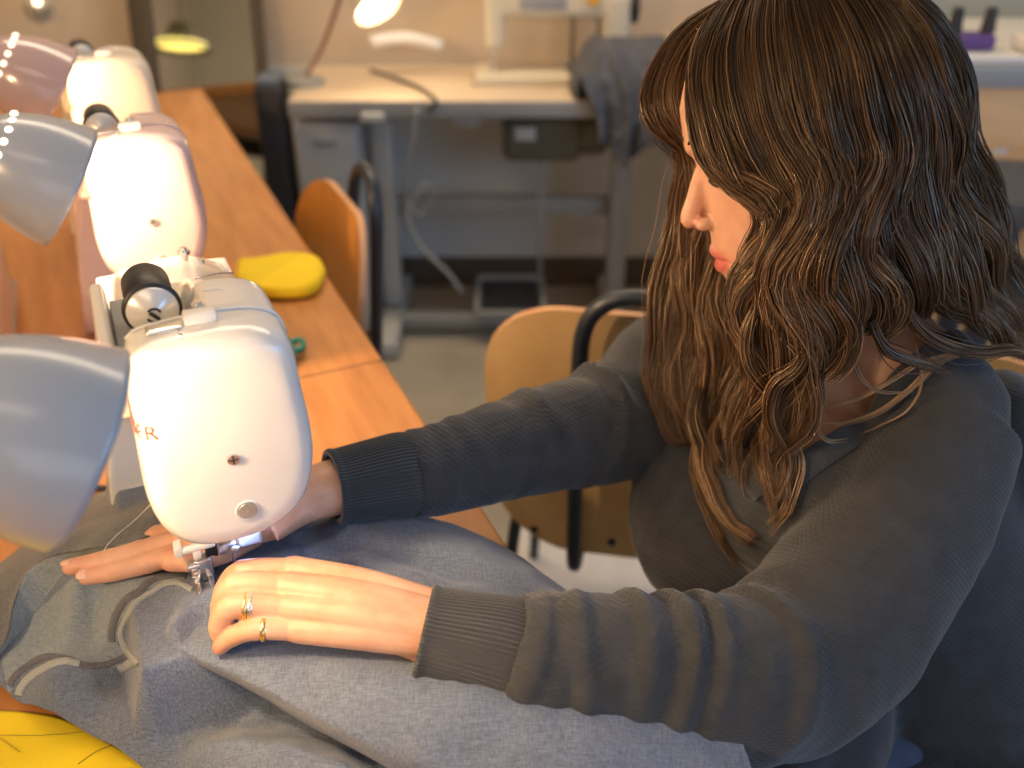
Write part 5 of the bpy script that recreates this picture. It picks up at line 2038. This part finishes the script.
# turned flap at the back left, dark right side up and pale wrong side showing in the curl
b0 = [(-90, 640, .768), (-30, 590, .768), (10, 556, .770), (50, 520, .775), (95, 494, .780), (140, 480, .790), (185, 474, .80), (230, 480, .80)]
b1 = [(-90, 660, .790), (-40, 615, .800), (-2, 580, .812), (38, 545, .826), (85, 525, .842), (135, 512, .854), (185, 502, .860), (230, 500, .855)]
b2 = [(-80, 690, .778), (-25, 668, .786), (4, 642, .800), (14, 600, .822), (32, 566, .840), (70, 551, .853), (120, 544, .862), (170, 530, .866), (220, 515, .860)]
b3 = [(-80, 692, .772), (-22, 672, .778), (10, 642, .792), (28, 606, .812), (48, 578, .828), (80, 558, .845), (122, 547, .858), (170, 532, .862), (220, 517, .857)]
b4 = [(-80, 692, .770), (-20, 675, .774), (14, 645, .786), (46, 610, .804), (70, 584, .822), (92, 566, .838), (126, 550, .852), (172, 534, .858), (220, 519, .854)]
rows = [resample(catmull([Wz(*q) for q in b], 120), 120) for b in (b0, b1, b2)]
across = np.array(rows)


def surf(rows, n):
    out = []
    for i in range(rows.shape[1]):
        out.append(catmull(rows[:, i], n))
    return np.array(out)


Sf = surf(across, 40)
Vf = Sf.reshape(-1, 3)
Vf = Vf + np.column_stack([0 * Vf[:, 0], 0 * Vf[:, 0], vnoise(Vf * np.array([1, 1, 0]), 50, 9) * .0016])
Ff = [(i * 40 + j, i * 40 + j + 1, (i + 1) * 40 + j + 1, (i + 1) * 40 + j) for i in range(119) for j in range(39)]
fl = obj('turned_flap', (Vf, Ff), M['chambray_dark'], gar)
md = fl.modifiers.new('s', 'SOLIDIFY')
md.thickness = .0012
rows = [resample(catmull([Wz(*q) for q in b], 120), 120) for b in (b2, b3, b4)]
Sf2 = surf(np.array(rows), 24)
Sf2[:, 0] = Sf[:, -1] - np.array((0, 0, .0012))
Vf2 = Sf2.reshape(-1, 3)
Ff2 = [(i * 24 + j, i * 24 + j + 1, (i + 1) * 24 + j + 1, (i + 1) * 24 + j) for i in range(119) for j in range(23)]
fb_ = obj('flap_lining', (Vf2, Ff2), M['chambray_back'], gar)
fb_['label'] = 'pale wrong side of the turned cloth'

# broad fold that hangs over the pocket below the near hand
f0 = [(184, 634, .8432), (215, 612, .8440), (270, 622, .8450), (340, 640, .8470), (420, 648, .850), (500, 676, .850), (590, 700, .845), (740, 735, .82)]
f1 = [(182, 641, .8450), (222, 640, .8475), (285, 655, .8500), (350, 676, .8530), (425, 698, .853), (510, 724, .848), (600, 750, .838), (755, 785, .81)]
f2 = [(181, 648, .8450), (224, 661, .8450), (285, 690, .8440), (345, 722, .8410), (420, 755, .836), (500, 785, .828), (600, 820, .815), (760, 870, .79)]
f3 = [(182, 653, .8420), (225, 672, .8380), (285, 706, .8320), (343, 740, .8270), (415, 776, .820), (495, 808, .810), (600, 845, .80), (710, 880, .79)]
f4 = [(186, 658, .8340), (229, 678, .8240), (288, 712, .8140), (345, 744, .8080), (415, 779, .803), (495, 810, .795), (600, 847, .785), (710, 882, .78)]
f5 = [(196, 655, .8300), (240, 672, .8150), (298, 703, .8020), (352, 735, .7980), (420, 770, .795), (500, 800, .790), (605, 840, .78), (715, 875, .775)]
rows = np.array([resample(catmull([Wz(*q) for q in b], 160), 160) for b in (f0, f1, f2, f3, f4, f5)])
Sp = surf(rows, 70)
Vp = Sp.reshape(-1, 3)
ii_, jj_ = np.meshgrid(np.arange(160), np.arange(70), indexing='ij')
wv = (vnoise(Vp * np.array([1, 1, 0]), 36, 31) * .0026 + vnoise(Vp * np.array([1, 1, 0]), 95, 32) * .0007) * np.clip(ii_ / 12, 0, 1).ravel() * np.clip(jj_ / 8, 0, 1).ravel()
# shallow pulls that run from the needle towards the lap
pul = .0022 * np.sin(jj_ / 70 * 9 + ii_ / 160 * 5 + .8) * np.clip((jj_ - 6) / 20, 0, 1) * np.clip(ii_ / 30, 0, 1) * np.clip((52 - jj_) / 10, 0, 1)
Vp = Vp + np.column_stack([0 * wv, 0 * wv, wv + pul.ravel()])
for i in range(len(Vp)):
    if .25 < Vp[i, 1] < .7:
        h = hand_bvh.ray_cast(Vector((Vp[i, 0], Vp[i, 1], .70)), Vector((0, 0, 1)), .2)
        if h[0] is not None and h[0].z - .0008 < Vp[i, 2]:
            Vp[i, 2] = h[0].z - .0008
Fp = [(i * 70 + j, i * 70 + j + 1, (i + 1) * 70 + j + 1, (i + 1) * 70 + j) for i in range(159) for j in range(69)]
obj('overhanging_fold', (Vp, Fp), M['chambray'], gar)

# thread tail
tt_ = [W(152, 503, .655), Wz(135, 520, .870), Wz(118, 534, .868), Wz(106, 547, .868), Wz(104, 556, .862), Wz(110, 550, .864)]
tag(obj('sewing_thread', sweep(tt_, [.00035] * 6, n=6, steps=40), M['pad_white']), 'loose white thread trailing from the white machine over the dark cloth', 'thread')

# yellow cloth at the near corner
yo = [(-90, 700), (-30, 709), (30, 713), (70, 722), (110, 744), (160, 770), (220, 800), (200, 900), (60, 960), (-120, 930), (-160, 800)]
PY = resample(catmull(np.array([Wz(x, y, TZ + .003) for x, y in yo] + [Wz(yo[0][0], yo[0][1], TZ + .003)]), 160), 161)[:-1]
cy = PY.mean(0)
rings = []
for k, (s, z) in enumerate([(1.0, -.0026), (1.003, -.001), (1.0, .0), (.97, .0004), (.9, .0006), (.8, .0006), (.7, .0006), (.6, .0006), (.45, .0006), (.3, .0006), (.15, .0006), (.02, .0006)]):
    q = cy + (PY - cy) * s
    q[:, 2] = TZ + .003 + z
    if k > 1:
        q[:, 2] += np.clip(vnoise(q * np.array([1, 1, 0]), 14, 3), -1, 1) * .0012 * min(1, k / 3) + .0008
    rings.append(q)
Vy, Fy = loft(rings)
yc = obj('yellow_cloth', (Vy, Fy), M['yellow_cloth'])
tag(yc, 'flat bright yellow cloth lying under the grey garment at the near table corner', 'cloth')
M['pencil'] = mat('pencil', (.30, .24, .03), .8)
for pts in ([(0, 738), (20, 752)], [(0, 735), (45, 735), (90, 731)], [(78, 764), (95, 752), (112, 745)]):
    pl3 = [Wz(x, y, TZ + .0052) for x, y in pts]
    obj('chalk_line', sweep(pl3, [(.00028, .0003)] * len(pl3), n=6, steps=10), M['pencil'], yc)
# ================================================================== light
w = bpy.data.worlds.new('world')
scene.world = w
w.use_nodes = True
w.node_tree.nodes['Background'].inputs['Color'].default_value = (0.55, 0.68, 0.95, 1)
w.node_tree.nodes['Background'].inputs['Strength'].default_value = .8


def area(name, loc, target, size, power, col):
    d = bpy.data.lights.new(name, 'AREA')
    d.shape = 'RECTANGLE'
    d.size, d.size_y = size
    d.energy = power
    d.color = col
    o = bpy.data.objects.new(name, d)
    C.objects.link(o)
    o.location = loc
    v = Vector(target) - Vector(loc)
    o.rotation_euler = v.to_track_quat('-Z', 'Y').to_euler()
    return o


area('daylight_window_front', (0.75, Y0 - .02, 1.65), (0.5, 1.0, 1.2), (2.2, 1.35), 11, (0.95, 0.93, 0.90))
area('daylight_window_right', (X1 - .02, -.7, 1.65), (0.4, 0.8, 1.0), (2.3, 1.35), 46, (0.30, 0.57, 1.0))
area('ceiling_light', (-.2, 2.1, 2.66), (-.2, 2.3, 0), (2.2, .5), 38, (1.0, 0.80, 0.58))
area('ceiling_light', (-.3, -.5, 2.66), (-.3, -.5, 0), (1.2, .4), 5, (1.0, 0.80, 0.58))
kd = bpy.data.lights.new('warm_key_light', 'POINT')  # warm key added off frame at camera left, no fitting modelled
kd.energy = 44.0
kd.color = (1.0, 0.64, 0.33)
kd.shadow_soft_size = .07
ko = bpy.data.objects.new('warm_key_light', kd)
C.objects.link(ko)
ko.location = (-1.1, -.2, 1.50)
scene.view_settings.view_transform = 'Standard'
scene.view_settings.look = 'None'
scene.view_settings.exposure = 0.0
scene.view_settings.gamma = 1.0
scene.view_settings.use_curve_mapping = False
scene.cycles.max_bounces = 8
scene.cycles.use_denoising = True
